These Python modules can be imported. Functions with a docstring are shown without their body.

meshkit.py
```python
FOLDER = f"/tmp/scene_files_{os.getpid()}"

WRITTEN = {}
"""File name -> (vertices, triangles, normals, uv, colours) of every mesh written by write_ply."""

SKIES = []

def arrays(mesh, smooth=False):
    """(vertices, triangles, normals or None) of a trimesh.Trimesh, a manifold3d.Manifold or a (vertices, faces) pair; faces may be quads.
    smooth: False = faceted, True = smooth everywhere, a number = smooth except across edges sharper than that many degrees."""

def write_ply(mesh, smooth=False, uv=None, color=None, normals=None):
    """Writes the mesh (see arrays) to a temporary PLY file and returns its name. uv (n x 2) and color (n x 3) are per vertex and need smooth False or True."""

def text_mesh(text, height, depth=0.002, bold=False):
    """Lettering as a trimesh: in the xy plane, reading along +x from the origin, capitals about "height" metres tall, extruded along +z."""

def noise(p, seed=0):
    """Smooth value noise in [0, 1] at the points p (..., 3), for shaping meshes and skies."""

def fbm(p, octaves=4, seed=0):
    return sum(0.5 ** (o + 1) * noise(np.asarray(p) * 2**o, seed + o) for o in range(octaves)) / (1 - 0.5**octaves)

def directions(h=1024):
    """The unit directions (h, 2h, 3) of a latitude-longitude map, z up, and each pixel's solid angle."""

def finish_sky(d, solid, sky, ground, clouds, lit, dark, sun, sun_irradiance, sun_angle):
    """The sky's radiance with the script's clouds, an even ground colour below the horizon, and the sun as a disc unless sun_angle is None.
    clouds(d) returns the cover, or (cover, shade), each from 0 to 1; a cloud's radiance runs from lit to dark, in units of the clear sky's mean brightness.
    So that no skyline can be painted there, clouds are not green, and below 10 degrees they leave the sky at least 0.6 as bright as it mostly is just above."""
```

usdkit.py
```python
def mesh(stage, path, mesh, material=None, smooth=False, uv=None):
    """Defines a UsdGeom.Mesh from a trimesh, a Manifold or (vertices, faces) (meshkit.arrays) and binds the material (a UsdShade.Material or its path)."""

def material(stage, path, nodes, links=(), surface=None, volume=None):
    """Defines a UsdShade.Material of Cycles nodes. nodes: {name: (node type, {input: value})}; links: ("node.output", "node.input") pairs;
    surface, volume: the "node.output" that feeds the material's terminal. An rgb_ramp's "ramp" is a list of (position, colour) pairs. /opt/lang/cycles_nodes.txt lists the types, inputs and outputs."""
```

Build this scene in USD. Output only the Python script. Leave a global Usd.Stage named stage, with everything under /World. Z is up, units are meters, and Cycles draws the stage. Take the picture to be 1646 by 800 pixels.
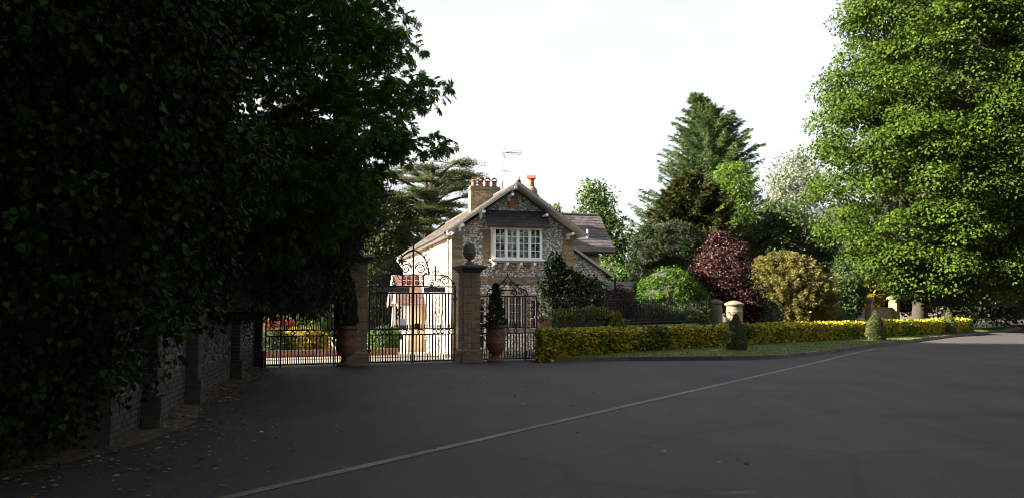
import math
import numpy as np
import trimesh
import usdkit
import meshkit
from pxr import Usd, UsdGeom, UsdLux, UsdShade, Gf, Sdf

stage = Usd.Stage.CreateInMemory()
UsdGeom.SetStageUpAxis(stage, UsdGeom.Tokens.z)
UsdGeom.SetStageMetersPerUnit(stage, 1.0)
UsdGeom.Xform.Define(stage, '/World')
UsdGeom.Scope.Define(stage, '/World/Looks')

# ------------------------------------------------------------------ camera
FPX, PITCH, EYE = 1267.0, math.radians(4.06), 1.6
cam = UsdGeom.Camera.Define(stage, '/World/camera')
cam.AddTranslateOp().Set(Gf.Vec3d(0, 0, EYE))
cam.AddRotateXOp().Set(90 + math.degrees(PITCH))
cam.CreateHorizontalApertureAttr(36.0)
cam.CreateVerticalApertureAttr(36.0 * 497 / 1024)
cam.CreateFocalLengthAttr(36.0 * FPX / 1646)
cam.CreateClippingRangeAttr(Gf.Vec2f(0.1, 2000))
cam.CreateExposureAttr(2.9)

# ------------------------------------------------------------------ sky and sun
SUN_EL, SUN_AZ = math.radians(25), math.radians(9)          # azimuth: how far the sun stands towards the viewer from straight left
sdir = np.array([-math.cos(SUN_AZ) * math.cos(SUN_EL), -math.sin(SUN_AZ) * math.cos(SUN_EL), math.sin(SUN_EL)])
SKY_STRENGTH = 0.05
dome = UsdLux.DomeLight.Define(stage, '/World/sky')
dome.GetPrim().SetCustomDataByKey('kind', 'structure')
skymat = usdkit.material(stage, '/World/Looks/sky', {
    't': ('texture_coordinate', {}),
    's': ('sky_texture', {'sky_type': 'single_scattering', 'sun_disc': False, 'sun_elevation': SUN_EL,
                          'sun_rotation': math.atan2(sdir[0], sdir[1]), 'air_density': 1.0, 'aerosol_density': 2.0, 'ozone_density': 1.0}),
    'm': ('mapping', {'scale': (1.2, 1.2, 3.5)}),
    'n': ('noise_texture', {'scale': 1.4, 'detail': 6, 'roughness': 0.55}),
    'r': ('rgb_ramp', {'ramp': [(0.3, (0.5, 0.5, 0.5)), (0.65, (0.85, 0.85, 0.85))]}),
    'x': ('mix', {'color2': (3.0, 2.94, 2.9)}),
    'b': ('background_shader', {'strength': SKY_STRENGTH})},
    [('t.generated', 'm.vector'), ('m.vector', 'n.vector'), ('n.fac', 'r.fac'), ('r.color', 'x.fac'), ('s.color', 'x.color1'), ('x.color', 'b.color')], surface='b.background')
UsdShade.MaterialBindingAPI.Apply(dome.GetPrim()).Bind(skymat)
sun = UsdLux.DistantLight.Define(stage, '/World/sun')
sun.CreateNormalizeAttr(True)
sun.CreateIntensityAttr(1.25)
sun.CreateAngleAttr(0.5)
sun.CreateColorAttr(Gf.Vec3f(1.0, 0.89, 0.73))
sun.AddTransformOp().Set(Gf.Matrix4d().SetRotate(Gf.Rotation(Gf.Vec3d(0, 0, 1), Gf.Vec3d(*map(float, sdir)))))

# ------------------------------------------------------------------ pixel helpers (photo pixels, 1646 x 800)
cp, sp = math.cos(PITCH), math.sin(PITCH)


def ray(px, py):
    u, v = (px - 823) / FPX, (400 - py) / FPX
    return np.array([u, cp - v * sp, sp + v * cp])


def at(px, py, y):
    r = ray(px, py)
    return np.array([0, 0, EYE]) + r * (y / r[1])


def smooth(t):
    t = np.clip(t, 0, 1)
    return t * t * (3 - 2 * t)


GA = math.radians(22)                                        # the gate line runs away to the right by this angle
gdir, gnrm = np.array([math.cos(GA), math.sin(GA), 0]), np.array([math.sin(GA), -math.cos(GA), 0])
G0 = np.array([-3.9, 21.35, 0])


def gz(x, y):
    d = (np.asarray(x) - G0[0]) * -gnrm[0] + (np.asarray(y) - G0[1]) * -gnrm[1]
    return -0.8 * smooth((d - 0.3) / 12) * (1 - smooth((np.asarray(x) - 3) / 4))


def gnd(px, py):
    r, z = ray(px, py), 0.0
    for _ in range(30):
        t = (z - EYE) / r[2]
        p = np.array([0, 0, EYE]) + r * t
        z = 0.5 * z + 0.5 * float(gz(p[0], p[1]))
    return np.array([p[0], p[1], float(gz(p[0], p[1]))])


class Frame:
    """A vertical plane: s along it, d out of it, z up."""
    def __init__(self, o, a, n):
        self.o, self.a, self.n = np.array([o[0], o[1], 0.0]), np.array(a, float), np.array(n, float)

    def pt(self, s, d, z):
        s, d, z = np.broadcast_arrays(np.asarray(s, float), d, z)
        return self.o + self.a * s[..., None] + self.n * d[..., None] + np.array([0, 0, 1.0]) * z[..., None]

    def px(self, px, py, d=0.0):
        """(s, z) where the pixel's ray meets the plane moved out by d."""
        r = ray(px, py)
        c = np.array([0, 0, EYE])
        t = ((self.o + self.n * d - c) @ self.n) / (r @ self.n)
        p = c + r * t
        return float((p - self.o) @ self.a), float(p[2])


# ------------------------------------------------------------------ prim helpers
used = {}


def numbered(parent, name):
    k = used.get((parent, name), 0)
    used[(parent, name)] = k + 1
    return f'{parent}/{name}' + (f'_{k:03d}' if k else '')


class Thing:
    def __init__(self, path, loc):
        self.path, self.loc = path, np.array(loc, float)
        self.prim = stage.GetPrimAtPath(path)


def tags(prim, **kw):
    for k, v in kw.items():
        if v:
            prim.SetCustomDataByKey(k, v)


def thing(name, label, cat, loc=(0, 0, 0), group=None):
    path = numbered('/World', name)
    x = UsdGeom.Xform.Define(stage, path)
    x.AddTranslateOp().Set(Gf.Vec3d(*map(float, loc)))
    tags(x.GetPrim(), label=label, category=cat, group=group)
    return Thing(path, loc)


VARIED = set()


def vary_pieces(p, mat):
    """Gives every loose piece of the mesh a random number of its own, read by materials that vary piece by piece."""
    if mat is None or str(mat.GetPath()) not in VARIED:
        return
    from scipy.sparse import coo_matrix
    from scipy.sparse.csgraph import connected_components
    n = len(p.GetPointsAttr().Get())
    f = np.asarray(p.GetFaceVertexIndicesAttr().Get()).reshape(-1, 3)
    i, j = np.r_[f[:, 0], f[:, 1]], np.r_[f[:, 1], f[:, 2]]
    k, lab = connected_components(coo_matrix((np.ones(len(i), np.int8), (i, j)), shape=(n, n)), directed=False)
    seed = sum(ord(c) * (q + 7) for q, c in enumerate(str(p.GetPath()))) % 100003
    val = np.random.default_rng(seed).random(k).astype(np.float32)[lab]
    from pxr import Vt
    UsdGeom.PrimvarsAPI(p).CreatePrimvar('piece', Sdf.ValueTypeNames.FloatArray, 'vertex').Set(Vt.FloatArray.FromNumpy(val))


def part(parent, name, m, mat, smoothing=False, kind=None, label=None):
    v, f = (m.arrays() if isinstance(m, MB) else (np.asarray(m.vertices), np.asarray(m.faces)) if hasattr(m, 'vertices') else m)
    path = numbered(parent.path, name)
    p = usdkit.mesh(stage, path, (np.asarray(v) - parent.loc, f), mat, smooth=smoothing)
    vary_pieces(p, mat)
    tags(p.GetPrim(), kind=kind, label=label)
    return Thing(path, parent.loc)


def top(name, m, mat, label=None, cat=None, kind=None, group=None, smoothing=False):
    v, f = (m.arrays() if isinstance(m, MB) else (np.asarray(m.vertices), np.asarray(m.faces)) if hasattr(m, 'vertices') else m)
    path = numbered('/World', name)
    p = usdkit.mesh(stage, path, (v, f), mat, smooth=smoothing)
    vary_pieces(p, mat)
    tags(p.GetPrim(), label=label, category=cat, kind=kind, group=group)
    return Thing(path, (0, 0, 0))


BOXF = np.array([[0, 2, 1], [0, 3, 2], [4, 5, 6], [4, 6, 7], [0, 1, 5], [0, 5, 4], [1, 2, 6], [1, 6, 5], [2, 3, 7], [2, 7, 6], [3, 0, 4], [3, 4, 7]])


class MB:
    def __init__(self):
        self.v, self.f, self.n = [], [], 0

    def add(self, v, f):
        v, f = np.asarray(v, float).reshape(-1, 3), np.asarray(f, int)
        if f.shape[1] == 4:
            f = np.vstack([f[:, [0, 1, 2]], f[:, [0, 2, 3]]])
        self.v.append(v)
        self.f.append(f + self.n)
        self.n += len(v)
        return self

    def mesh(self, m):
        return self.add(m.vertices, m.faces)

    def box(self, F, s0, s1, d0, d1, z0, z1):
        c = F.pt(np.array([s0, s1, s1, s0] * 2), np.array([d0, d0, d1, d1] * 2), np.array([z0] * 4 + [z1] * 4))
        f = BOXF if F.a[0] * F.n[1] - F.a[1] * F.n[0] > 0 else BOXF[:, ::-1]
        return self.add(c, f)

    def hexa(self, bottom, top_):
        """A solid between two quads."""
        return self.add(np.vstack([bottom, top_]), BOXF)

    def prism(self, F, poly, d0, d1):
        """A polygon of (s, z) in a frame's plane, thick from d0 to d1."""
        from shapely.geometry import Polygon
        if hasattr(poly, 'geoms'):
            for g in poly.geoms:
                self.prism(F, g, d0, d1)
            return self
        v2, f2 = trimesh.creation.triangulate_polygon(poly if hasattr(poly, 'exterior') else Polygon(poly), engine='earcut')
        rings = [poly.exterior, *poly.interiors] if hasattr(poly, 'exterior') else [Polygon(poly).exterior]
        self.add(F.pt(v2[:, 0], d1, v2[:, 1]), f2)
        self.add(F.pt(v2[:, 0], d0, v2[:, 1]), f2[:, ::-1])
        for r in rings:
            c = np.array(r.coords)[:-1]
            k = len(c)
            i = np.arange(k)
            self.add(np.vstack([F.pt(c[:, 0], d0, c[:, 1]), F.pt(c[:, 0], d1, c[:, 1])]), np.stack([i, (i + 1) % k, (i + 1) % k + k, i + k], 1))
        return self

    def tube(self, pts, r, sides=5):
        pts = np.asarray(pts, float)
        k = len(pts)
        r = np.broadcast_to(np.asarray(r, float), (k,))
        t = np.gradient(pts, axis=0)
        t /= np.linalg.norm(t, axis=1, keepdims=True) + 1e-12
        ref = np.array([0.31, 0.17, 0.93]) if abs(t[:, 2]).mean() < 0.8 else np.array([0.9, 0.4, 0.1])
        x = np.cross(t, ref)
        x /= np.linalg.norm(x, axis=1, keepdims=True) + 1e-12
        y = np.cross(t, x)
        a = np.arange(sides) * 2 * math.pi / sides
        ring = pts[:, None] + r[:, None, None] * (x[:, None] * np.cos(a)[None, :, None] + y[:, None] * np.sin(a)[None, :, None])
        i, j = np.meshgrid(np.arange(k - 1), np.arange(sides), indexing='ij')
        q = np.stack([i * sides + j, i * sides + (j + 1) % sides, (i + 1) * sides + (j + 1) % sides, (i + 1) * sides + j], -1).reshape(-1, 4)
        v = np.vstack([ring.reshape(-1, 3), pts[:1], pts[-1:]])
        self.add(v, q)
        n0 = self.n - len(v)
        jj = np.arange(sides)
        caps = np.vstack([np.stack([np.full(sides, k * sides), (jj + 1) % sides, jj], 1), np.stack([np.full(sides, k * sides + 1), (k - 1) * sides + jj, (k - 1) * sides + (jj + 1) % sides], 1)])
        self.f.append(caps + n0)
        return self

    def lathe(self, c, prof, seg=20, jitter=None):
        """prof: (radius, z) pairs bottom to top round the vertical through c."""
        prof = np.asarray(prof, float)
        a = np.arange(seg) * 2 * math.pi / seg
        k = len(prof)
        v = np.stack([c[0] + prof[:, :1] * np.cos(a), c[1] + prof[:, :1] * np.sin(a), np.broadcast_to(c[2] + prof[:, 1:], (k, seg))], -1).reshape(-1, 3)
        i, j = np.meshgrid(np.arange(k - 1), np.arange(seg), indexing='ij')
        self.add(v, np.stack([i * seg + j, i * seg + (j + 1) % seg, (i + 1) * seg + (j + 1) % seg, (i + 1) * seg + j], -1).reshape(-1, 4))
        return self

    def arrays(self):
        return np.vstack(self.v), np.vstack(self.f)


# ------------------------------------------------------------------ materials
looks = {}


def look(name, nodes, links, surface):
    if any(a == 'pc.fac' for a, _ in links):
        VARIED.add('/World/Looks/' + name)
    looks[name] = usdkit.material(stage, '/World/Looks/' + name, nodes, links, surface=surface)
    return looks[name]


def plain(name, c, rough=0.7, vary=0.25, scale=6.0, bump=0.15, bscale=60.0, metallic=0.0, island=0.0, spec=0.4, dirt=None):
    """A surface with grain, slow stains and relief; island varies each loose piece."""
    lo, hi = tuple(x * (1 - vary) for x in c), tuple(min(1, x * (1 + vary)) for x in c)
    nodes = {'t': ('texture_coordinate', {}), 'pc': ('attribute', {'attribute': 'piece'}),
             'n': ('noise_texture', {'scale': scale, 'detail': 5, 'roughness': 0.6}),
             'r': ('rgb_ramp', {'ramp': [(0.3, lo), (0.7, hi)]}),
             'ir': ('map_range', {'from_min': 0, 'from_max': 1, 'to_min': 1 - island, 'to_max': 1 + island}),
             'h': ('hsv', {}),
             'n2': ('noise_texture', {'scale': bscale, 'detail': 3}),
             'b': ('bump', {'strength': bump, 'distance': 0.02}),
             'p': ('principled_bsdf', {'roughness': rough, 'metallic': metallic, 'specular_ior_level': spec})}
    links = [('t.object', 'n.vector'), ('t.object', 'n2.vector'), ('n.fac', 'r.fac'), *([('pc.fac', 'ir.value'), ('ir.result', 'h.value')] if island else []),
             ('r.color', 'h.color'), ('n2.fac', 'b.height'), ('b.normal', 'p.normal')]
    src = 'h.color'
    if dirt:
        nodes |= {'n3': ('noise_texture', {'scale': 0.9, 'detail': 6, 'roughness': 0.65}), 'r3': ('rgb_ramp', {'ramp': [(0.42, (0, 0, 0)), (0.68, (0.75, 0.75, 0.75))]}), 'x': ('mix', {'color2': dirt})}
        links += [('t.object', 'n3.vector'), ('n3.fac', 'r3.fac'), ('r3.color', 'x.fac'), ('h.color', 'x.color1')]
        src = 'x.color'
    return look(name, nodes, links + [(src, 'p.base_color')], 'p.BSDF')


def leaf(name, ramp, trans=0.3, rough=0.55, patch=None, pscale=0.8, spec=0.22):
    """Each leaf its own tone from the ramp; patch: a second ramp that takes over in patches of the plant."""
    ev = lambda cs: list(zip(np.linspace(0, 1, len(cs)), cs))
    nodes = {'g': ('geometry', {}), 'pc': ('attribute', {'attribute': 'piece'}), 'r': ('rgb_ramp', {'ramp': ev(ramp)}),
             'p': ('principled_bsdf', {'roughness': rough, 'specular_ior_level': spec}), 'tl': ('translucent_bsdf', {}), 'mc': ('mix_closure', {'fac': trans})}
    links = [('pc.fac', 'r.fac'), ('p.BSDF', 'mc.closure1'), ('tl.BSDF', 'mc.closure2')]
    src = 'r.color'
    if patch:
        nodes |= {'r2': ('rgb_ramp', {'ramp': ev(patch)}), 'n': ('noise_texture', {'scale': pscale, 'detail': 2}), 'rn': ('rgb_ramp', {'ramp': [(0.5, (0, 0, 0)), (0.62, (1, 1, 1))]}), 'x': ('mix', {})}
        links += [('pc.fac', 'r2.fac'), ('g.position', 'n.vector'), ('n.fac', 'rn.fac'), ('rn.color', 'x.fac'), ('r.color', 'x.color1'), ('r2.color', 'x.color2')]
        src = 'x.color'
    return look(name, nodes, links + [(src, 'p.base_color'), (src, 'tl.color')], 'mc.closure')


def asphalt(name, c, tint, litter=False):
    nodes = {'g': ('geometry', {}), 'n': ('noise_texture', {'scale': 75, 'detail': 6, 'roughness': 0.85}), 'r': ('rgb_ramp', {'ramp': [(0.32, tuple(x * 0.45 for x in c)), (0.5, c), (0.66, tuple(x * 2.3 for x in c))]}),
             'n2': ('noise_texture', {'scale': 0.35, 'detail': 5, 'roughness': 0.6}), 'r2': ('rgb_ramp', {'ramp': [(0.35, tint), (0.65, (1.18, 1.15, 1.12))]}), 'x': ('mix', {'mix_type': 'multiply', 'fac': 1.0}),
             'v': ('voronoi_texture', {'scale': 110}), 'b': ('bump', {'strength': 0.55, 'distance': 0.006}), 'p': ('principled_bsdf', {'roughness': 0.78, 'specular_ior_level': 0.35}),
             'm3': ('mapping', {'scale': (0.9, 0.16, 1), 'rotation': (0, 0, -0.62)}), 'n3': ('noise_texture', {'scale': 1.3, 'detail': 4}), 'r3': ('rgb_ramp', {'ramp': [(0.4, (0.86, 0.86, 0.87)), (0.6, (1.1, 1.1, 1.1))]}), 'x3': ('mix', {'mix_type': 'multiply', 'fac': 1.0})}
    links = [('g.position', 'n.vector'), ('n.fac', 'r.fac'), ('g.position', 'n2.vector'), ('n2.fac', 'r2.fac'), ('r.color', 'x.color1'), ('r2.color', 'x.color2'), ('g.position', 'v.vector'), ('v.distance', 'b.height'), ('b.normal', 'p.normal'),
             ('g.position', 'm3.vector'), ('m3.vector', 'n3.vector'), ('n3.fac', 'r3.fac'), ('x.color', 'x3.color1'), ('r3.color', 'x3.color2'),
             ('g.position', 'n4.vector'), ('n4.fac', 'r4.fac'), ('x3.color', 'x4.color1'), ('r4.color', 'x4.fac'), ('g.position', 'v5.vector'), ('v5.distance', 'r5.fac'), ('x4.color', 'x5.color1'), ('r5.color', 'x5.color2'), ('x5.color', 'p.base_color')]
    nodes |= {'n4': ('noise_texture', {'scale': 26, 'detail': 5, 'roughness': 0.75}), 'r4': ('rgb_ramp', {'ramp': [(0.60, (0, 0, 0)), (0.72, (0.55, 0.55, 0.55))]}), 'x4': ('mix', {'color2': tuple(x * 2.4 for x in c)}),
              'v5': ('voronoi_texture', {'feature': 'distance_to_edge', 'scale': 0.33}), 'r5': ('rgb_ramp', {'ramp': [(0.0, (0.62, 0.62, 0.62)), (0.012, (0.7, 0.7, 0.7)), (0.02, (1, 1, 1))]}), 'x5': ('mix', {'mix_type': 'multiply', 'fac': 0.6})}
    return look(name, nodes, links, 'p.BSDF')


ASPHALT = asphalt('asphalt', (0.036, 0.0335, 0.034), (0.8, 0.8, 0.84))
DRIVE = asphalt('drive_asphalt', (0.029, 0.027, 0.028), (0.75, 0.74, 0.76))
EDGING = plain('edging', (0.17, 0.145, 0.12), 0.85, 0.4, 14, 0.4, 120, dirt=(0.055, 0.05, 0.046))
KERB = plain('kerb', (0.06, 0.045, 0.04), 0.85, 0.4, 5, 0.4, 80, island=0.2)
SOIL = plain('soil', (0.075, 0.052, 0.034), 0.95, 0.5, 3, 0.6, 40)
TURF = plain('turf', (0.055, 0.072, 0.012), 0.95, 0.45, 1.5, 0.5, 60)
GRAVEL = plain('gravel', (0.22, 0.19, 0.165), 0.9, 0.3, 40, 0.6, 160)
BRICK = plain('brick', (0.25, 0.19, 0.115), 0.85, 0.3, 9, 0.4, 90, island=0.32)
PIERBRICK = plain('pier_brick', (0.14, 0.10, 0.056), 0.85, 0.3, 7, 0.4, 90, island=0.35, dirt=(0.09, 0.075, 0.05))
REDBRICK = plain('red_brick', (0.20, 0.09, 0.055), 0.85, 0.3, 9, 0.4, 90, island=0.3)
GREYBRICK = plain('grey_brick', (0.032, 0.030, 0.023), 0.9, 0.3, 9, 0.4, 90, island=0.3, dirt=(0.022, 0.024, 0.015))  # base lowered to put the tree shade into the brick, mottled with dirt
MORTAR = plain('mortar', (0.20, 0.175, 0.14), 0.95, 0.25, 8, 0.4, 90)
GREYMORTAR = plain('grey_mortar', (0.21, 0.205, 0.195), 0.95, 0.25, 8, 0.4, 90)
DARKMORTAR = plain('dark_mortar', (0.10, 0.09, 0.08), 0.95, 0.25, 8, 0.4, 90)
CAPSTONE = plain('cap_stone', (0.045, 0.042, 0.039), 0.85, 0.35, 4, 0.4, 60, dirt=(0.022, 0.022, 0.019))
STONE = plain('pier_stone', (0.145, 0.12, 0.08), 0.85, 0.25, 5, 0.4, 70, dirt=(0.12, 0.11, 0.075))
FINIAL = plain('finial_stone', (0.085, 0.08, 0.075), 0.85, 0.35, 8, 0.4, 60)
TERRACOTTA = plain('terracotta', (0.115, 0.043, 0.028), 0.85, 0.3, 5, 0.3, 80, dirt=(0.065, 0.04, 0.032))
POTRED = plain('pot_red', (0.22, 0.07, 0.045), 0.75, 0.25, 9, 0.3, 80)
ROUNDEL = plain('roundel', (0.33, 0.19, 0.12), 0.85, 0.2, 9, 0.3, 80)
SLATE = plain('slate', (0.064, 0.053, 0.055), 0.6, 0.25, 3, 0.3, 50, island=0.35, dirt=(0.10, 0.082, 0.076))
HOODSLATE = plain('hood_slate', (0.050, 0.040, 0.047), 0.6, 0.25, 3, 0.3, 50, island=0.35)
TILE = plain('roof_tile', (0.07, 0.06, 0.05), 0.75, 0.3, 4, 0.3, 50, island=0.35)
REDTILE = plain('red_tile', (0.115, 0.062, 0.05), 0.75, 0.3, 4, 0.3, 50, island=0.3)
WHITE = plain('white_paint', (0.78, 0.78, 0.77), 0.45, 0.05, 5, 0.05, 60)
BARGE = plain('barge_paint', (0.30, 0.29, 0.27), 0.55, 0.12, 4, 0.1, 60)
SOFFIT = plain('soffit_paint', (0.46, 0.45, 0.42), 0.6, 0.12, 4, 0.1, 60)
CREAM = plain('cream_paint', (0.62, 0.50, 0.32), 0.7, 0.12, 3, 0.15, 60)
IRON = plain('black_iron', (0.008, 0.0075, 0.0075), 0.6, 0.3, 20, 0.2, 90, metallic=0.0, spec=0.25)
BOARD = plain('sign_board', (0.022, 0.018, 0.020), 0.6, 0.2, 8, 0.1, 60)
LETTERS = plain('sign_letters', (0.17, 0.13, 0.14), 0.5, 0.1, 8, 0.1, 60)
BRASS = plain('brass', (0.55, 0.42, 0.20), 0.35, 0.2, 9, 0.1, 60, metallic=0.8)
BARK = plain('bark', (0.06, 0.047, 0.035), 0.95, 0.4, 9, 0.9, 30)
GREYBARK = plain('grey_bark', (0.032, 0.028, 0.022), 0.95, 0.4, 9, 0.9, 30)
TWIGS = plain('twigs', (0.022, 0.024, 0.012), 0.95, 0.5, 9, 0.9, 30)  # near-black colour for twigs and the shade deep inside foliage
WOOD = plain('dark_wood', (0.07, 0.045, 0.03), 0.8, 0.35, 5, 0.3, 50, island=0.3)
DOORWOOD = plain('door_wood', (0.30, 0.12, 0.05), 0.6, 0.25, 5, 0.2, 50)
DARK = plain('dark_room', (0.02, 0.02, 0.02), 0.9, 0.2)  # near-black colour stands in for unlit room depth
STEEL = plain('aerial_metal', (0.35, 0.35, 0.36), 0.4, 0.1, metallic=0.7)
TEAL = plain('notice_teal', (0.03, 0.10, 0.12), 0.5, 0.1)
SHUTTER = plain('shutter_paint', (0.66, 0.65, 0.62), 0.5, 0.06, 5, 0.05, 60)
LITTER = leaf('litter', [(0.09, 0.045, 0.02), (0.20, 0.11, 0.05), (0.12, 0.06, 0.03), (0.34, 0.28, 0.20)], 0.1, 0.8)

look('flint', {'g': ('geometry', {}), 'pc': ('attribute', {'attribute': 'piece'}), 'r': ('rgb_ramp', {'ramp': [(0.0, (0.15, 0.15, 0.152)), (0.10, (0.30, 0.295, 0.288)), (0.25, (0.46, 0.45, 0.43)), (0.55, (0.60, 0.585, 0.56)), (1.0, (0.78, 0.765, 0.74))]}),
               'n': ('noise_texture', {'scale': 16, 'detail': 4}), 'rn': ('rgb_ramp', {'ramp': [(0.35, (0.65, 0.65, 0.66)), (0.6, (1.1, 1.1, 1.08))]}), 'x': ('mix', {'mix_type': 'multiply', 'fac': 1.0}),
               'p': ('principled_bsdf', {'roughness': 0.5, 'specular_ior_level': 0.5})},
     [('pc.fac', 'r.fac'), ('g.position', 'n.vector'), ('n.fac', 'rn.fac'), ('r.color', 'x.color1'), ('rn.color', 'x.color2'), ('x.color', 'p.base_color')], 'p.BSDF')
look('pale_flint', {'pc': ('attribute', {'attribute': 'piece'}), 'r': ('rgb_ramp', {'ramp': [(0.0, (0.05, 0.045, 0.04)), (0.25, (0.14, 0.115, 0.085)), (0.5, (0.34, 0.30, 0.25)), (1.0, (0.62, 0.59, 0.54))]}),
                    'p': ('principled_bsdf', {'roughness': 0.6, 'specular_ior_level': 0.4})}, [('pc.fac', 'r.fac'), ('r.color', 'p.base_color')], 'p.BSDF')
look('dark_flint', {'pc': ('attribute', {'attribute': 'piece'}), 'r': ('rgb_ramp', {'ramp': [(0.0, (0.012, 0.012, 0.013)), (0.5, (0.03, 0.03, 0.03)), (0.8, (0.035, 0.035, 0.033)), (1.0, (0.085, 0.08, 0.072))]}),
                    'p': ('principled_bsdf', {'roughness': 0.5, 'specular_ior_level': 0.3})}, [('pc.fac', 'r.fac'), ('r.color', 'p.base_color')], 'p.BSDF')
DARKFLINT = looks['dark_flint']  # darkened copy of the flint; the shade under the trees is in its colour
PALEMORTAR = plain('pale_mortar', (0.24, 0.20, 0.155), 0.95, 0.2, 8, 0.4, 90)
PALEFLINT = looks['pale_flint']
look('glass_pane', {'f': ('fresnel', {'IOR': 1.5}), 't': ('transparent_bsdf', {'color': (0.86, 0.9, 0.9)}), 'g': ('glossy_bsdf', {'color': (1, 1, 1), 'roughness': 0.02}), 'm': ('mix_closure', {})},
     [('f.fac', 'm.fac'), ('t.BSDF', 'm.closure1'), ('g.BSDF', 'm.closure2')], 'm.closure')
FLINT, GLASS = looks['flint'], looks['glass_pane']

L_LIME = leaf('lime_leaf', [(0.021, 0.046, 0.006), (0.041, 0.074, 0.008), (0.075, 0.112, 0.012)], 0.3, 0.7, spec=0.06)
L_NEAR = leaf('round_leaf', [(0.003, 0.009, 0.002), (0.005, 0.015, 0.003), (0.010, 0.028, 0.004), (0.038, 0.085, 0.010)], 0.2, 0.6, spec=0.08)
L_CHEST = leaf('chestnut_leaf', [(0.018, 0.048, 0.006), (0.040, 0.092, 0.010), (0.085, 0.165, 0.016)], 0.45, 0.6, spec=0.1)
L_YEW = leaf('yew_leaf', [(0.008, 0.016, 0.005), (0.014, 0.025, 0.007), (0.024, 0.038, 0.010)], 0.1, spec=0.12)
L_BROWNYEW = leaf('brown_yew_leaf', [(0.022, 0.030, 0.007), (0.036, 0.042, 0.010), (0.060, 0.060, 0.014)], 0.15, spec=0.1)
L_CEDAR = leaf('cedar_leaf', [(0.026, 0.045, 0.016), (0.050, 0.075, 0.022), (0.10, 0.125, 0.032)], 0.15)
L_DEODAR = leaf('deodar_leaf', [(0.042, 0.075, 0.026), (0.068, 0.11, 0.036), (0.10, 0.15, 0.05)], 0.35, 0.7, spec=0.08)
L_MAPLE = leaf('maple_leaf', [(0.05, 0.10, 0.012), (0.075, 0.135, 0.015), (0.10, 0.17, 0.02)], 0.35)
L_SILVER = leaf('silver_leaf', [(0.10, 0.125, 0.08), (0.16, 0.185, 0.125), (0.24, 0.265, 0.19)], 0.3)
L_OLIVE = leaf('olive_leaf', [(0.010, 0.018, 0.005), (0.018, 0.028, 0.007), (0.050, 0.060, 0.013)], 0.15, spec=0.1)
L_ROUND = leaf('round_bush_leaf', [(0.030, 0.075, 0.008), (0.048, 0.105, 0.011), (0.08, 0.15, 0.016)], 0.3, spec=0.1)
L_MAGNOLIA = leaf('magnolia_leaf', [(0.008, 0.017, 0.005), (0.014, 0.028, 0.007), (0.032, 0.05, 0.012)], 0.15, spec=0.15)
L_ASH = leaf('ash_leaf', [(0.028, 0.055, 0.010), (0.045, 0.08, 0.014), (0.07, 0.11, 0.02)], 0.3)
L_SHRUB = leaf('shrub_leaf', [(0.016, 0.034, 0.008), (0.028, 0.055, 0.011), (0.045, 0.08, 0.015)], 0.2)
L_BRIGHT = leaf('bright_leaf', [(0.040, 0.09, 0.010), (0.060, 0.125, 0.013), (0.09, 0.165, 0.02)], 0.3)
L_GOLDTAN = leaf('tan_leaf', [(0.085, 0.082, 0.020), (0.16, 0.15, 0.040), (0.27, 0.245, 0.085)], 0.3)
L_PURPLE = leaf('purple_leaf', [(0.010, 0.0045, 0.006), (0.016, 0.006, 0.0075), (0.024, 0.0085, 0.010), (0.036, 0.013, 0.014), (0.065, 0.028, 0.027), (0.19, 0.11, 0.095)], 0.15, 0.6, spec=0.1)
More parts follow.
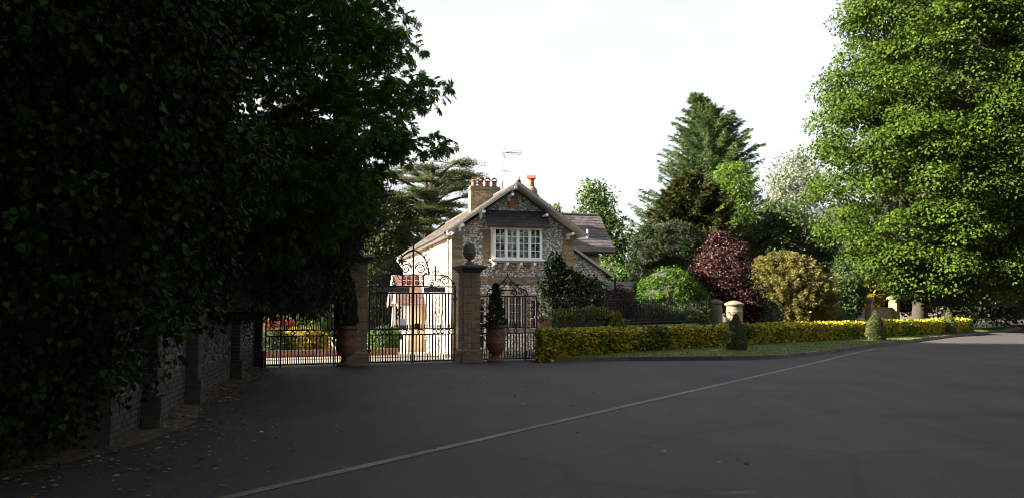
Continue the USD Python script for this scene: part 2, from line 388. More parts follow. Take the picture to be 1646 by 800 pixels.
L_YELLOW = leaf('yellow_leaf', [(0.13, 0.115, 0.010), (0.21, 0.175, 0.012), (0.28, 0.235, 0.022)], 0.25)
L_RED = leaf('red_leaf', [(0.10, 0.014, 0.010), (0.18, 0.025, 0.016), (0.13, 0.03, 0.02)], 0.25)
L_HEDGE = leaf('hedge_leaf', [(0.035, 0.07, 0.008), (0.11, 0.13, 0.010), (0.26, 0.235, 0.014), (0.42, 0.35, 0.018), (0.55, 0.45, 0.025)], 0.25,
               patch=[(0.022, 0.052, 0.007), (0.04, 0.08, 0.009), (0.09, 0.12, 0.010), (0.24, 0.23, 0.014)], pscale=0.55)
L_PRIVET = leaf('privet_leaf', [(0.03, 0.055, 0.007), (0.06, 0.09, 0.009), (0.13, 0.135, 0.012), (0.30, 0.26, 0.016)], 0.25)
L_CONE = leaf('box_leaf', [(0.045, 0.06, 0.018), (0.07, 0.085, 0.025), (0.11, 0.11, 0.04)], 0.15)
L_GRASS = leaf('grass_blade', [(0.055, 0.085, 0.008), (0.08, 0.11, 0.010), (0.12, 0.135, 0.02)], 0.2, 0.7, spec=0.05)

# ------------------------------------------------------------------ foliage helpers
KITE = (np.array([[0, 0, 0], [0.36, 0.45, 0.07], [0, 1, 0], [-0.36, 0.45, 0.07]]), np.array([[0, 1, 2], [0, 2, 3]]))
SPRAY = (np.array([[0, 0, 0], [0.13, 0.4, 0.03], [0, 1, -0.08], [-0.13, 0.4, 0.03]]), np.array([[0, 1, 2], [0, 2, 3]]))
HEART = (np.array([[0, 0, 0], [0.36, 0.05, 0.05], [0.46, 0.42, 0.07], [0, 1, -0.08], [-0.46, 0.42, 0.07], [-0.36, 0.05, 0.05]]), np.array([[0, 1, 2], [0, 2, 3], [0, 3, 4], [0, 4, 5]]))


def palm():
    vs, fs = [], []
    for k, a in enumerate(np.radians([-100, -62, -30, 0, 30, 62, 100])):
        ln = (0.55, 0.8, 0.95, 1.0, 0.95, 0.8, 0.55)[k]
        c, s = math.cos(a), math.sin(a)
        kv = np.array([[0, 0, 0], [0.15 * ln, 0.62 * ln, 0.02], [0, ln, -0.16], [-0.15 * ln, 0.62 * ln, 0.02]])
        vs.append(np.stack([kv[:, 0] * c + kv[:, 1] * s, kv[:, 1] * c - kv[:, 0] * s, kv[:, 2]], 1))
        fs.append(np.array([[0, 1, 2], [0, 2, 3]]) + 4 * k)
    return np.vstack(vs), np.vstack(fs)


PALM = palm()


def unit(v):
    return v / (np.linalg.norm(v, axis=-1, keepdims=True) + 1e-9)


def set_leaves(tmpl, pos, dirs, nrm, size):
    tv, tf = tmpl
    y = unit(dirs)
    x = unit(np.cross(y, nrm))
    z = np.cross(x, y)
    v = pos[:, None] + size[:, None, None] * (x[:, None] * tv[None, :, :1] + y[:, None] * tv[None, :, 1:2] + z[:, None] * tv[None, :, 2:])
    f = tf[None] + (np.arange(len(pos)) * len(tv))[:, None, None]
    return v.reshape(-1, 3), f.reshape(-1, 3)


def clumps(rng, C, R, n, size, tmpl=KITE, flat=0.65, up=0.6, droop=0.3, out=None, fill=0.5, scatter=0.5, dome=False):
    """n leaves round each centre of C: flattened balls of radius R, leaves facing up and outwards."""
    C = np.repeat(C, n, 0)
    R = np.repeat(np.broadcast_to(R, (len(C) // n,)), n)
    d = unit(rng.normal(size=C.shape))
    r = fill + (1 - fill) * rng.random(len(C)) ** 0.7
    if dome:                                                # boughs: an umbrella of leaves hanging outwards and down from its top
        d[:, 2] = np.abs(d[:, 2]) * 1.3 - 0.25
        d = unit(d)
        r = r * (0.8 + 0.35 * rng.random(len(C)))
    pos = C + d * (R * r)[:, None] * np.array([1, 1, flat])
    o = d if out is None else unit(d + np.repeat(out, n, 0) * 0.8)
    nrm = unit(o * 0.6 + np.array([0, 0, up]) + rng.normal(size=C.shape) * scatter)
    if dome:
        nrm = unit(d * 0.9 + np.array([0, 0, 0.35]) + rng.normal(size=C.shape) * scatter)
    dirs = unit(d * 0.7 + rng.normal(size=C.shape) * 0.6 + np.array([0, 0, -droop]))
    return set_leaves(tmpl, pos, dirs, nrm, size * (0.7 + 0.6 * rng.random(len(C))))


class Outline:
    """A crown from rows (py, left px, right px) of the photo, at a distance y; round in plan, yr deep."""
    def __init__(self, rows, y, yr=1.0):
        rows = sorted(rows, reverse=True)
        P = [(at(l, py, y), at(r, py, y)) for py, l, r in rows]
        self.z = np.array([p[0][2] for p in P])
        self.xc = np.array([(p[0][0] + p[1][0]) / 2 for p in P])
        self.r = np.array([(p[1][0] - p[0][0]) / 2 for p in P])
        self.y, self.yr = y, yr

    def sample(self, rng, n, lo=0.5, hi=1.0, lump=0.3, inset=0.0, front=0.0, freq=1.6):
        zz = np.linspace(self.z[0], self.z[-1], 200)
        w = np.interp(zz, self.z, self.r) + 0.15
        z = rng.choice(zz, n, p=w / w.sum()) + rng.normal(size=n) * 0.03
        phi = rng.random(n) * 2 * math.pi
        if front:
            k = rng.random(n) < front
            phi[k] = -math.pi * rng.random(k.sum())
        fr = np.sqrt(lo * lo + (hi * hi - lo * lo) * rng.random(n))
        r = np.maximum(np.interp(z, self.z, self.r) - inset, 0.03)
        rr = 1.4 * np.mean(self.r) + 0.1
        l = 1 - lump + 2 * lump * meshkit.fbm(np.stack([np.cos(phi) * freq + 7, np.sin(phi) * freq + 3, z / rr * freq * 1.3], -1), 3, 5) if lump else 1
        r = r * fr * np.minimum(l, 1.12)
        out = np.stack([np.cos(phi), np.sin(phi), 0.3 + 0 * phi], -1)
        return np.stack([np.interp(z, self.z, self.xc) + r * np.cos(phi), self.y + self.yr * r * np.sin(phi), z], -1), unit(out)

    def core(self, scale=0.7, seg=14, seed=0):
        zz = np.linspace(self.z[0], self.z[-1], 12)
        a = np.arange(seg) * 2 * math.pi / seg
        r = np.interp(zz, self.z, self.r)[:, None] * scale * (0.8 + 0.4 * meshkit.noise(np.stack([np.cos(a)[None] * 2 + 0 * zz[:, None], np.sin(a)[None] * 2 + 0 * zz[:, None], zz[:, None] * 1.5 + 0 * a[None]], -1), seed))
        v = np.stack([np.interp(zz, self.z, self.xc)[:, None] + r * np.cos(a), self.y + self.yr * r * np.sin(a), np.broadcast_to(zz[:, None], r.shape)], -1).reshape(-1, 3)
        i, j = np.meshgrid(np.arange(11), np.arange(seg), indexing='ij')
        m = MB().add(v, np.stack([i * seg + j, i * seg + (j + 1) % seg, (i + 1) * seg + (j + 1) % seg, (i + 1) * seg + j], -1).reshape(-1, 4))
        k = np.arange(1, seg - 1)
        m.add(v[-seg:], np.stack([0 * k, k, k + 1], 1))
        m.add(v[:seg], np.stack([0 * k, k + 1, k], 1))
        return m


def limbs(rng, base, C, r0, n, mb=None, axis=None):
    """A tapered, slightly crooked trunk from base up into the crown centres C, with n limbs."""
    mb = mb or MB()
    topz = np.percentile(C[:, 2], 92)
    ax = axis if axis is not None else C[C[:, 2] > np.percentile(C[:, 2], 60)].mean(0)
    t = np.linspace(0, 1, 9)[:, None]
    path = np.array(base) * (1 - t) + np.array([ax[0], ax[1], topz]) * t
    path[:, :2] += rng.normal(size=(9, 2)) * r0 * 0.35 * np.minimum(t, 1 - t) * 4
    mb.tube(np.vstack([path[:1] - [0, 0, 0.3], path]), np.r_[r0 * 1.35, r0 * 1.25, np.linspace(r0, r0 * 0.15, 8)], 9)
    for k in rng.choice(len(C), min(n, len(C)), replace=False):
        e = C[k]
        z0 = np.clip(path[1, 2] + (e[2] - path[1, 2]) * rng.uniform(0.35, 0.75), path[1, 2], path[-1, 2])
        s = np.array([np.interp(z0, path[:, 2], path[:, i]) for i in range(3)])
        rr = r0 * 0.38 * (1 - 0.6 * (z0 - base[2]) / max(topz - base[2], 0.1))
        mid = (s + e) / 2 + [0, 0, 0.12 * np.linalg.norm(e - s)] + rng.normal(size=3) * 0.06 * np.linalg.norm(e - s)
        u = np.linspace(0, 1, 6)[:, None]
        mb.tube(s * (1 - u) ** 2 + 2 * mid * u * (1 - u) + e * u * u, np.linspace(rr, rr * 0.15, 6), 5)
    return mb


def broadleaf(name, label, cat, rows, y, mat, seed, nc, nl, cr, size, base=None, r0=0.25, nlimb=14, bark=BARK, tmpl=KITE, yr=1.0, lo=0.45, up=0.6, droop=0.3,
              flat=0.65, lump=0.3, group=None, core=0.0, front=0.0, scatter=0.5, inset=None, crown='crown', trunk='trunk', fill=0.5, dome=False):
    rng = np.random.default_rng(seed)
    O = Outline(rows, y, yr)
    C, out = O.sample(rng, nc, lo, 1.0, lump, cr * 0.75 if inset is None else inset, front)
    if base is None:
        base = (O.xc[0], y)
    b = np.array([base[0], base[1], float(gz(base[0], base[1]))])
    t = thing(name, label, cat, b, group)
    part(t, trunk, limbs(rng, b, C, r0, nlimb), bark, 40)
    R = cr * (0.65 + 0.7 * rng.random(nc))
    part(t, crown, clumps(rng, C, R, nl, size, tmpl, flat, up, droop, out, fill, scatter, dome), mat)
    if core:
        part(t, 'inner_branches', O.core(core, seed=seed), TWIGS)  # solid dark hull standing in for shaded twigs inside the crown
    return t

# ------------------------------------------------------------------ the setting: ground, road, drive, verges
def grid_sheet(xs, ys, dz=0.0, zf=gz):
    X, Y = np.meshgrid(xs, ys, indexing='ij')
    Z = zf(X, Y) + dz
    n, m = X.shape
    i, j = np.meshgrid(np.arange(n - 1), np.arange(m - 1), indexing='ij')
    return MB().add(np.stack([X, Y, Z], -1).reshape(-1, 3), np.stack([i * m + j, (i + 1) * m + j, (i + 1) * m + j + 1, i * m + j + 1], -1).reshape(-1, 4))


def strip(A, B, za=0.0, zb=0.0):
    A, B = np.asarray(A, float), np.asarray(B, float)
    k = len(A)
    v = np.vstack([np.c_[A[:, :2], np.full(k, za)], np.c_[B[:, :2], np.full(k, zb)]])
    i = np.arange(k - 1)
    return MB().add(v, np.stack([i, i + 1, i + 1 + k, i + k], 1))


ground_x = np.r_[-600, -300, -150, -80, -50, np.arange(-34, 10, 0.75), 14, 30, 60, 120, 300, 600]
ground_y = np.r_[-400, -150, -60, -25, -5, 5, 12, np.arange(17, 66, 0.75), 80, 120, 200, 400, 900]
top('ground', grid_sheet(ground_x, ground_y, -0.045), SOIL, kind='structure')

edge = np.array([[-12.6, -7.7], [-5.4, 2.5], [-2.5, 6.6], [2.74, 14.07], [7.98, 21.55], [13.2, 29.0], [17.5, 34.2], [24.5, 42.3], [34.5, 53.0], [60, 78], [110, 120]])


def densify(P, n=8):
    from scipy.interpolate import PchipInterpolator
    P = np.asarray(P, float)
    t = np.r_[0, np.cumsum(np.linalg.norm(np.diff(P, axis=0), axis=1))]
    return PchipInterpolator(t, P)(np.unique(np.r_[np.linspace(0, t[-1], n * len(P)), t]))


def offset(P, d):
    t = np.gradient(P, axis=0)
    t /= np.linalg.norm(t, axis=1, keepdims=True)
    return P + np.stack([t[:, 1], -t[:, 0]], 1) * d


edge_d = densify(edge)
top('road', strip(edge_d, offset(edge_d, 5.9), 0.004, 0.004), ASPHALT, kind='structure')
near_line = edge_d[edge_d[:, 1] < 30.5]
rngE = np.random.default_rng(3)
wob = rngE.normal(size=(len(near_line), 1)) * 0.012
top('road_edging', strip(near_line - 0.0 + wob, offset(near_line, 0.125) + wob, 0.010, 0.010), EDGING, kind='structure')

kerb_px = [(862, 581.5), (890, 581), (960, 580), (1050, 579), (1150, 578.3), (1230, 577), (1285, 573), (1340, 566), (1400, 557.5), (1480, 547), (1560, 538), (1646, 527.5)]
kerb = np.array([gnd(*q)[:2] for q in kerb_px])
kerb = np.vstack([kerb, [[60, 79.5], [110, 122]]])
kerb_d = densify(kerb, 10)
hedge_line = np.array([[0.55, 23.3], [26.5, 50.6], [60, 86], [110, 130]])
drive_poly = np.vstack([edge_d[edge_d[:, 1] < 31], kerb_d[kerb_d[:, 1] < 30.5][::-1], [[0.6, 23.6], [-2, 22.6], [-7.2, 20.5], [-6.4, 14.0], [-4.3, 10.9], [-4.75, 7.2], [-7.5, -1], [-14, -9]]])
from shapely.geometry import Polygon, Point, MultiPoint
drive_area = Polygon(drive_poly).buffer(0)
drive_area = max(getattr(drive_area, 'geoms', [drive_area]), key=lambda g: g.area)
dv, df = trimesh.creation.triangulate_polygon(drive_area, engine='earcut')
top('driveway', (np.c_[dv, np.zeros(len(dv))], df), DRIVE, kind='structure')
top('courtyard', grid_sheet(np.arange(-16, 3.2, 0.4), np.arange(20.5, 62, 0.4), -0.012), GRAVEL, kind='structure')

# the verge: raised turf between the kerb and the hedge, with grass blades
kt = np.linspace(0, 1, 60)
res = lambda P: np.stack([np.interp(kt, np.linspace(0, 1, len(P)), P[:, i]) for i in range(2)], 1)


def by_arc(P, n=80):
    s = np.r_[0, np.cumsum(np.linalg.norm(np.diff(P, axis=0), axis=1))]
    u = np.linspace(0, s[-1], n)
    return np.stack([np.interp(u, s, P[:, i]) for i in range(2)], 1)


ka = by_arc(offset(kerb_d, -0.12)[kerb_d[:, 1] < 100])
hb = by_arc(np.array([[0.4, 23.3], [25.6, 45.4], [40, 62], [60, 84.0], [80, 106]]))
vm = MB()
rows_ = [ka * (1 - w) + hb * w for w in np.linspace(0, 1, 9)]
vz = [0.10, 0.115, 0.13, 0.14, 0.145, 0.15, 0.15, 0.15, 0.15]
for q in range(8):
    vm.add(*strip(rows_[q], rows_[q + 1], vz[q], vz[q + 1]).arrays())
top('grass_verge', vm, TURF, kind='structure')
rg = np.random.default_rng(11)
gi, gw = rg.integers(0, 62, 26000), rg.random(26000) ** 1.2 * 0.8
gt_ = rg.random(26000)
gp_ = (ka[gi] * (1 - gt_)[:, None] + ka[gi + 1] * gt_[:, None]) * (1 - gw)[:, None] + (hb[gi] * (1 - gt_)[:, None] + hb[gi + 1] * gt_[:, None]) * gw[:, None]
gv, gf = set_leaves(SPRAY, np.c_[gp_, np.interp(gw, np.linspace(0, 1, 9), vz) - 0.005], unit(np.c_[rg.normal(size=(26000, 2)) * 0.6, np.ones(26000)]), rg.normal(size=(26000, 3)), 0.035 + 0.04 * rg.random(26000))
top('grass', (gv, gf), L_GRASS, 'short mown grass on the verge between kerb and golden hedge', 'grass', kind='stuff')

kx = UsdGeom.Xform.Define(stage, '/World/kerb')
kx.GetPrim().SetCustomDataByKey('kind', 'structure')
KT = Thing('/World/kerb', (0, 0, 0))
ks = by_arc(kerb_d[kerb_d[:, 1] < 62], 64)
ko = offset(ks, -0.13)
for q in range(len(ks) - 1):
    a0, a1, b0, b1 = ks[q], ks[q + 1], ko[q], ko[q + 1]
    e = (a1 - a0) * 0.006
    j = rngE.normal() * 0.004
    bt = np.array([[*(a0 + e), -0.05], [*(a1 - e), -0.05], [*(b1 - e), -0.05], [*(b0 + e), -0.05]])
    part(KT, 'kerb_stone', MB().hexa(bt, bt + [0, 0, 0.165 + j]), KERB)

# right-hand far side of the road: a rough grass bank
r_in = offset(edge_d, 5.9)
top('far_verge', strip(r_in, offset(edge_d, 16), 0.03, 0.5), TURF, kind='structure')
ra = by_arc(r_in[(r_in[:, 1] > 0) & (r_in[:, 1] < 80)], 100)
rq = rg.integers(0, 99, 9000)
rp = ra[rq] + (ra[rq + 1] - ra[rq]) * rg.random((9000, 1)) + np.array([0.81, -0.57]) * (rg.random((9000, 1)) ** 2 * 2.0 - 0.03)
gv, gf = set_leaves(SPRAY, np.c_[rp, 0.02 + 0 * rp[:, 0]], unit(np.c_[rg.normal(size=(9000, 2)) * 0.6, np.ones(9000)]), rg.normal(size=(9000, 3)), 0.06 + 0.10 * rg.random(9000))
top('grass_tufts', (gv, gf), L_GRASS, 'uncut grass along the far edge of the road', 'grass', kind='stuff')

# left verge below the wall, with leaf litter
lv_a = by_arc(np.array([[-10.5, -1], [-6.0, 3.6], [-4.72, 7.1], [-4.3, 9.2], [-4.3, 10.9], [-4.95, 12.6], [-5.5, 16], [-6.3, 20.2]]), 60)
lv_b = by_arc(np.array([[-16, 0], [-9.0, 4], [-7.2, 7.1], [-6.2, 9.2], [-5.6, 10.9], [-5.6, 12.6], [-6.1, 16], [-6.9, 20.4]]), 60)
top('left_verge', strip(lv_a, lv_b, 0.006, 0.09), SOIL, kind='structure')
nl_ = 5200
q = rg.integers(0, 59, nl_)
w_ = rg.normal(size=nl_) * 0.42 + 0.2
lp_ = lv_a[q] + (lv_a[q + 1] - lv_a[q]) * rg.random((nl_, 1)) + (lv_b[q] - lv_a[q]) * w_[:, None]
far_l = np.c_[rg.uniform(-5.6, 2.5, 260), rg.uniform(8, 21, 260)]
far_l[:110] = np.c_[rg.normal(-4.6, 1.0, 110), rg.normal(18.5, 1.3, 110)]
lp_ = np.vstack([lp_, far_l])
lz_ = np.where(np.r_[w_, np.zeros(260)] > 0, 0.09 * np.clip(np.r_[w_, np.zeros(260)], 0, 1), 0) + 0.014
gv, gf = set_leaves(KITE, np.c_[lp_, lz_], np.c_[rg.normal(size=(len(lp_), 2)), np.zeros(len(lp_))], unit(np.c_[rg.normal(size=(len(lp_), 2)) * 0.25, np.ones(len(lp_))]), 0.025 + 0.05 * rg.random(len(lp_)))
top('fallen_leaves', (gv, gf), LITTER, 'brown fallen leaves scattered along the shaded verge and drive', 'leaves', kind='stuff')

# ------------------------------------------------------------------ brick and stone helpers
def bricks(F, s0, s1, z0, z1, d, rng, bl=0.225, bh=0.075, gap=0.011, depth=0.02, mb=None, hole=None):
    """Courses of single bricks, each a slightly uneven block standing proud of its mortar, on a frame's face."""
    mb = mb or MB()
    nrow = max(1, round((z1 - z0) / bh))
    h = (z1 - z0) / nrow
    for r in range(nrow):
        s, first = s0, True
        while s < s1 - 0.02:
            ln = bl * (0.5 if first and r % 2 else 1) if rng.random() < 0.75 else bl * 0.5
            e = min(s + ln, s1)
            if s1 - e < 0.05:
                e = s1
            if hole is None or not hole((s + e) / 2, z0 + (r + 0.5) * h):
                mb.box(F, s + gap / 2, e - gap / 2, d, d + depth + rng.normal() * 0.0025, z0 + r * h + gap / 2, z0 + (r + 1) * h - gap / 2)
            s, first = e, False
    return mb


def flints(F, poly, d, pitch, rng, ring=6):
    """Knapped flints: many-sided pebbles bedded close together in a face; poly is a shapely area of (s, z)."""
    x0, y0, x1, y1 = poly.bounds
    X, Y = np.meshgrid(np.arange(x0, x1, pitch), np.arange(y0, y1, pitch * 0.8))
    X = X + (np.arange(X.shape[0]) % 2)[:, None] * pitch / 2
    P = np.stack([X.ravel(), Y.ravel()], 1) + rng.normal(size=(X.size, 2)) * pitch * 0.14
    from shapely import contains_xy
    P = P[contains_xy(poly.buffer(-pitch * 0.3), P[:, 0], P[:, 1])]
    k = len(P)
    a = np.arange(ring) * 2 * math.pi / ring + rng.random((k, 1)) * 6
    rad = pitch * 0.5 * (0.80 + 0.40 * rng.random((k, ring))) * (0.85 + 0.3 * rng.random((k, 1)))
    el = rng.uniform(0.62, 0.95, (k, 1))
    tilt = rng.normal(size=(k, 2)) * 0.18
    ct, st = np.cos(a), np.sin(a) * el
    s = np.stack([P[:, :1] + rad * ct, P[:, :1] + rad * ct * 0.66], 1)
    z = np.stack([P[:, 1:] + rad * st, P[:, 1:] + rad * st * 0.66], 1)
    dd = np.stack([np.full((k, ring), d), d + 0.024 + tilt[:, :1] * rad * ct * 0.6 + tilt[:, 1:] * rad * st * 0.6], 1)
    v = F.pt(s.reshape(k, -1), dd.reshape(k, -1), z.reshape(k, -1))
    v = np.concatenate([v, F.pt(P[:, :1], np.full((k, 1), d + 0.03), P[:, 1:])], 1)
    i = np.arange(ring)
    n = (i + 1) % ring
    f = np.vstack([np.stack([i, n, n + ring], 1), np.stack([i, n + ring, i + ring], 1), np.stack([i + ring, n + ring, np.full(ring, 2 * ring)], 1)])
    m = 2 * ring + 1
    return v.reshape(-1, 3), (f[None] + (np.arange(k) * m)[:, None, None]).reshape(-1, 3)


def slab(P0, P1, P2, P3, th):
    """A roof slab: corner points of its top, thickness downwards along its normal."""
    Q = np.array([P0, P1, P2, P3], float)
    n = unit(np.cross(Q[1] - Q[0], Q[3] - Q[0]))
    n = n if n[2] > 0 else -n
    return MB().hexa(Q - n * th, Q)


def slate_rows(o, u, v, wid, length, row, sw, rng, th=0.014, jit=0.004, vary=1.0, skip=None):
    """Single slates on a roof plane: o eave corner, u along the eave, v up the slope. Yields one MB each."""
    u, v = unit(np.array(u, float)), unit(np.array(v, float))
    n = unit(np.cross(u, v))
    n = n if n[2] > 0 else -n
    out = []
    for r in range(int(math.ceil(length / row))):
        a0, a1 = r * row, min((r + 1) * row + 0.05, length)
        if a1 - a0 < 0.06:
            continue
        x = -(r % 2) * sw / 2
        while x < wid - 0.02:
            x0, x1 = max(x, 0), min(x + sw * vary, wid)
            x += sw
            if x1 - x0 < 0.03 or (skip and skip((x0 + x1) / 2, (a0 + a1) / 2)):
                continue
            j = rng.normal(size=4) * jit
            lo = a0 + j[0]
            bt = np.array([o + u * (x0 + 0.003) + v * lo + n * (0.016 + j[1]), o + u * (x1 - 0.003) + v * lo + n * (0.016 + j[2]), o + u * (x1 - 0.003) + v * a1 + n * 0.002, o + u * (x0 + 0.003) + v * a1 + n * 0.002])
            out.append(MB().hexa(bt, bt + n * th))
    return out


def joined(mbs):
    m = MB()
    for x in mbs:
        m.add(*x.arrays())
    return m


# ------------------------------------------------------------------ the cottage
rh = np.random.default_rng(21)
th = math.radians(14.6)
HC = at(727, 450, 34)
H = Frame(HC, [math.cos(th), math.sin(th), 0], [math.sin(th), -math.cos(th), 0])
LW = Frame(HC, [-math.sin(th), math.cos(th), 0], [-math.cos(th), -math.sin(th), 0])
FL, SR, ZL, ZR, SM, ZA, BACK = -0.95, 5.5, 4.62, 4.82, 2.76, 6.72, 17.6
house = thing('cottage', 'flint and brick gabled lodge with a white oriel window behind the gates', 'house', (HC[0], HC[1], -0.8))
fpx = lambda x0, x1, y0, y1: (H.px(x0, (y0 + y1) / 2)[0], H.px(x1, (y0 + y1) / 2)[0], H.px((x0 + x1) / 2, y1)[1], H.px((x0 + x1) / 2, y0)[1])
front_poly = Polygon([(0, FL), (SR, FL), (SR, ZR), (SM, ZA), (0, ZL)])
oriel = fpx(793, 872, 367, 418)
w1, w2, w3 = fpx(817, 840, 474, 528), fpx(852, 870, 480, 528), fpx(768, 781, 478, 560)
rect = lambda q: Polygon([(q[0], q[2]), (q[1], q[2]), (q[1], q[3]), (q[0], q[3])])
wall_front = front_poly
for q in (w1, w2, w3):
    wall_front = wall_front.difference(rect(q))
part(house, 'front_wall', MB().prism(H, wall_front, -0.28, -0.0), GREYMORTAR)
band = fpx(744, 872, 446, 456)
jamb = fpx(777, 793, 371, 421)
rs, rz = H.px(825, 327)
flint_area = front_poly.buffer(-0.02)
flint_area = flint_area.difference(Polygon([(0, -2), (0.4, -2), (0.4, 9), (0, 9)])).difference(Polygon([(5.04, -2), (6, -2), (6, 9), (5.04, 9)]))
for q in (oriel, band, jamb, (w1[0] - 0.15, w1[1] + 0.15, w1[2] - 0.12, w1[3] + 0.16), (w2[0] - 0.15, w2[1] + 0.15, w2[2] - 0.12, w2[3] + 0.16), (w3[0] - 0.1, w3[1] + 0.1, w3[2], w3[3] + 0.16)):
    flint_area = flint_area.difference(rect(q))
flint_area = flint_area.difference(Point(rs, rz).buffer(0.24))
part(house, 'flint_facing', flints(H, flint_area, 0.0, 0.12, rh), FLINT, kind='stuff')
part(house, 'brick_jamb', bricks(H, jamb[0], jamb[1], jamb[2], jamb[3], 0.0, rh), BRICK, kind='stuff')
part(house, 'brick_band', bricks(H, band[0], band[1], band[2], band[3], 0.0, rh, depth=0.035), BRICK, kind='stuff')
for q in (w1, w2, w3):
    sm_ = MB()
    bricks(H, q[0] - 0.14, q[1] + 0.14, q[3], q[3] + 0.15, 0.0, rh, bl=0.075, bh=0.15, mb=sm_)
    bricks(H, q[0] - 0.14, q[0], q[2], q[3], 0.0, rh, mb=sm_)
    bricks(H, q[1], q[1] + 0.14, q[2], q[3], 0.0, rh, mb=sm_)
    part(house, 'window_brickwork', sm_, BRICK, kind='stuff')
pq = fpx(865, 875, 444, 458)
part(house, 'stone_plaque', MB().box(H, pq[0], pq[1], 0.0, 0.06, pq[2], pq[3]), STONE)
# quoins: blocks of brick courses with a deep joint between
for left in (True, False):
    z, k = FL, 0
    while z < (ZL if left else ZR) - 0.25:
        zt = z + 0.365
        m = MB()
        for c in range(5):
            a, b = z + c * 0.073 + 0.003, z + (c + 1) * 0.073 - 0.003
            if left:
                m.box(H, -0.03, 0.41, -0.41, 0.03, a, b)
            else:
                m.box(H, 5.03, SR + 0.03, -0.41, 0.03, a, b)
        part(house, 'quoin', m, BRICK)
        z, k = zt + 0.022, k + 1
part(house, 'roundel', MB().add(*(lambda m: (H.pt(rs + m.vertices[:, 0], m.vertices[:, 2], rz + m.vertices[:, 1]), m.faces))(trimesh.creation.revolve([[0, 0.03], [0.16, 0.03], [0.17, 0.05], [0.23, 0.05], [0.24, 0.0], [0, 0.0]], sections=24))), ROUNDEL, 40)

# left wall: flint with two arched windows and a porch
al, ar = (1.65, 2.75, -0.62, 1.42), (3.95, 5.15, -0.62, 1.36)
side_poly = Polygon([(0.28, FL), (BACK, FL), (BACK, ZL), (0.28, ZL)])


def arch(q, g=0.0):
    r = (q[1] - q[0]) / 2 + g
    c = ((q[0] + q[1]) / 2, q[3] - (q[1] - q[0]) / 2)
    a = np.linspace(0, math.pi, 13)
    return Polygon([(q[0] - g, q[2] - g), (q[1] + g, q[2] - g)] + [(c[0] + r * math.cos(x), c[1] + r * math.sin(x)) for x in a])


part(house, 'side_wall', MB().prism(LW, side_poly.difference(arch(al)).difference(arch(ar)), -0.26, 0.0), PALEMORTAR)
sf = side_poly.difference(Polygon([(-1, -2), (0.42, -2), (0.42, 9), (-1, 9)])).difference(arch(al, 0.13)).difference(arch(ar, 0.13))
part(house, 'flint_facing', flints(LW, sf.intersection(Polygon([(0, -2), (9, -2), (9, 9), (0, 9)])), 0.0, 0.14, rh), PALEFLINT, kind='stuff')
part(house, 'flint_facing', flints(LW, sf.intersection(Polygon([(9.02, -2), (30, -2), (30, 9), (9.02, 9)])), 0.0, 0.19, rh, 5), PALEFLINT, kind='stuff')
for q in (al, ar):
    part(house, 'window_brickwork', MB().prism(LW, arch(q, 0.12).difference(arch(q)), 0.0, 0.035), BRICK)
    fr = part(house, 'arched_window', MB().prism(LW, arch(q).difference(arch(q, -0.09)), -0.16, -0.05), WHITE)
    c = (q[0] + q[1]) / 2
    part(fr, 'muntin', MB().box(LW, c - 0.04, c + 0.04, -0.14, -0.06, q[2] + 0.09, q[3] - 0.1), WHITE)
    for zz in (0.1, 0.65):
        part(fr, 'muntin', MB().box(LW, q[0] + 0.09, q[1] - 0.09, -0.13, -0.07, zz, zz + 0.035), WHITE)
    part(fr, 'lower_panel', MB().box(LW, q[0] + 0.09, q[1] - 0.09, -0.135, -0.08, q[2] + 0.09, -0.1), WHITE)
    for a, b in ((q[0] + 0.09, c - 0.04), (c + 0.04, q[1] - 0.09)):
        part(fr, 'pane', MB().prism(LW, arch(q, -0.085).intersection(Polygon([(a, -0.1), (b, -0.1), (b, 5), (a, 5)])), -0.11, -0.105), GLASS)
part(house, 'back_wall', MB().box(H, 0, SR, -BACK - 0.26, -BACK, FL, ZL), MORTAR)
part(house, 'right_wall', MB().box(H, SR - 0.26, SR, -BACK, -0.29, FL, ZR), DARKMORTAR)
part(house, 'floor', MB().box(H, 0.3, SR - 0.3, -BACK + 0.1, -0.3, 2.6, 2.75), DARK)

# roof
OV = 0.85
eL, eR, ap = (-0.36, 4.72), (5.90, 4.70), (SM, 6.90)
for name, e in (('left_slope', eL), ('right_slope', eR)):
    P = [H.pt(e[0], OV, e[1]), H.pt(ap[0], OV, ap[1]), H.pt(ap[0], -BACK - 0.5, ap[1]), H.pt(e[0], -BACK - 0.5, e[1])]
    part(house, 'roof', slab(*P, 0.10), SOFFIT)
    up_ = P[1] - P[0]
    part(house, 'roof_tiles', joined(slate_rows(P[0], P[3] - P[0], up_, np.linalg.norm(P[3] - P[0]), np.linalg.norm(up_), 0.17, 0.3, rh)), TILE, kind='stuff')
part(house, 'ridge_tiles', joined([MB().tube(H.pt(np.full(2, SM), [OV - 0.4 * k, OV - 0.4 * k - 0.39], np.full(2, 6.93)), 0.085, 8) for k in range(46)]), TILE, kind='stuff')
part(house, 'ridge_finial', MB().lathe(H.pt(SM, OV - 0.03, 6.98), [(0.05, 0), (0.035, 0.06), (0.012, 0.2), (0, 0.22)], 8), SLATE)
for e in (eL, eR):
    dx, dz = ap[0] - e[0], ap[1] - e[1]
    part(house, 'barge_board', MB().prism(H, [(e[0], e[1] - 0.02), (ap[0], ap[1] - 0.02), (ap[0], ap[1] - 0.13), (e[0], e[1] - 0.125)], OV - 0.05, OV - 0.003), BARGE)
    part(house, 'verge_trim', MB().prism(H, [(e[0], e[1] - 0.012), (ap[0], ap[1] - 0.012), (ap[0], ap[1] - 0.075), (e[0], e[1] - 0.072)], OV, OV + 0.025), BARGE)
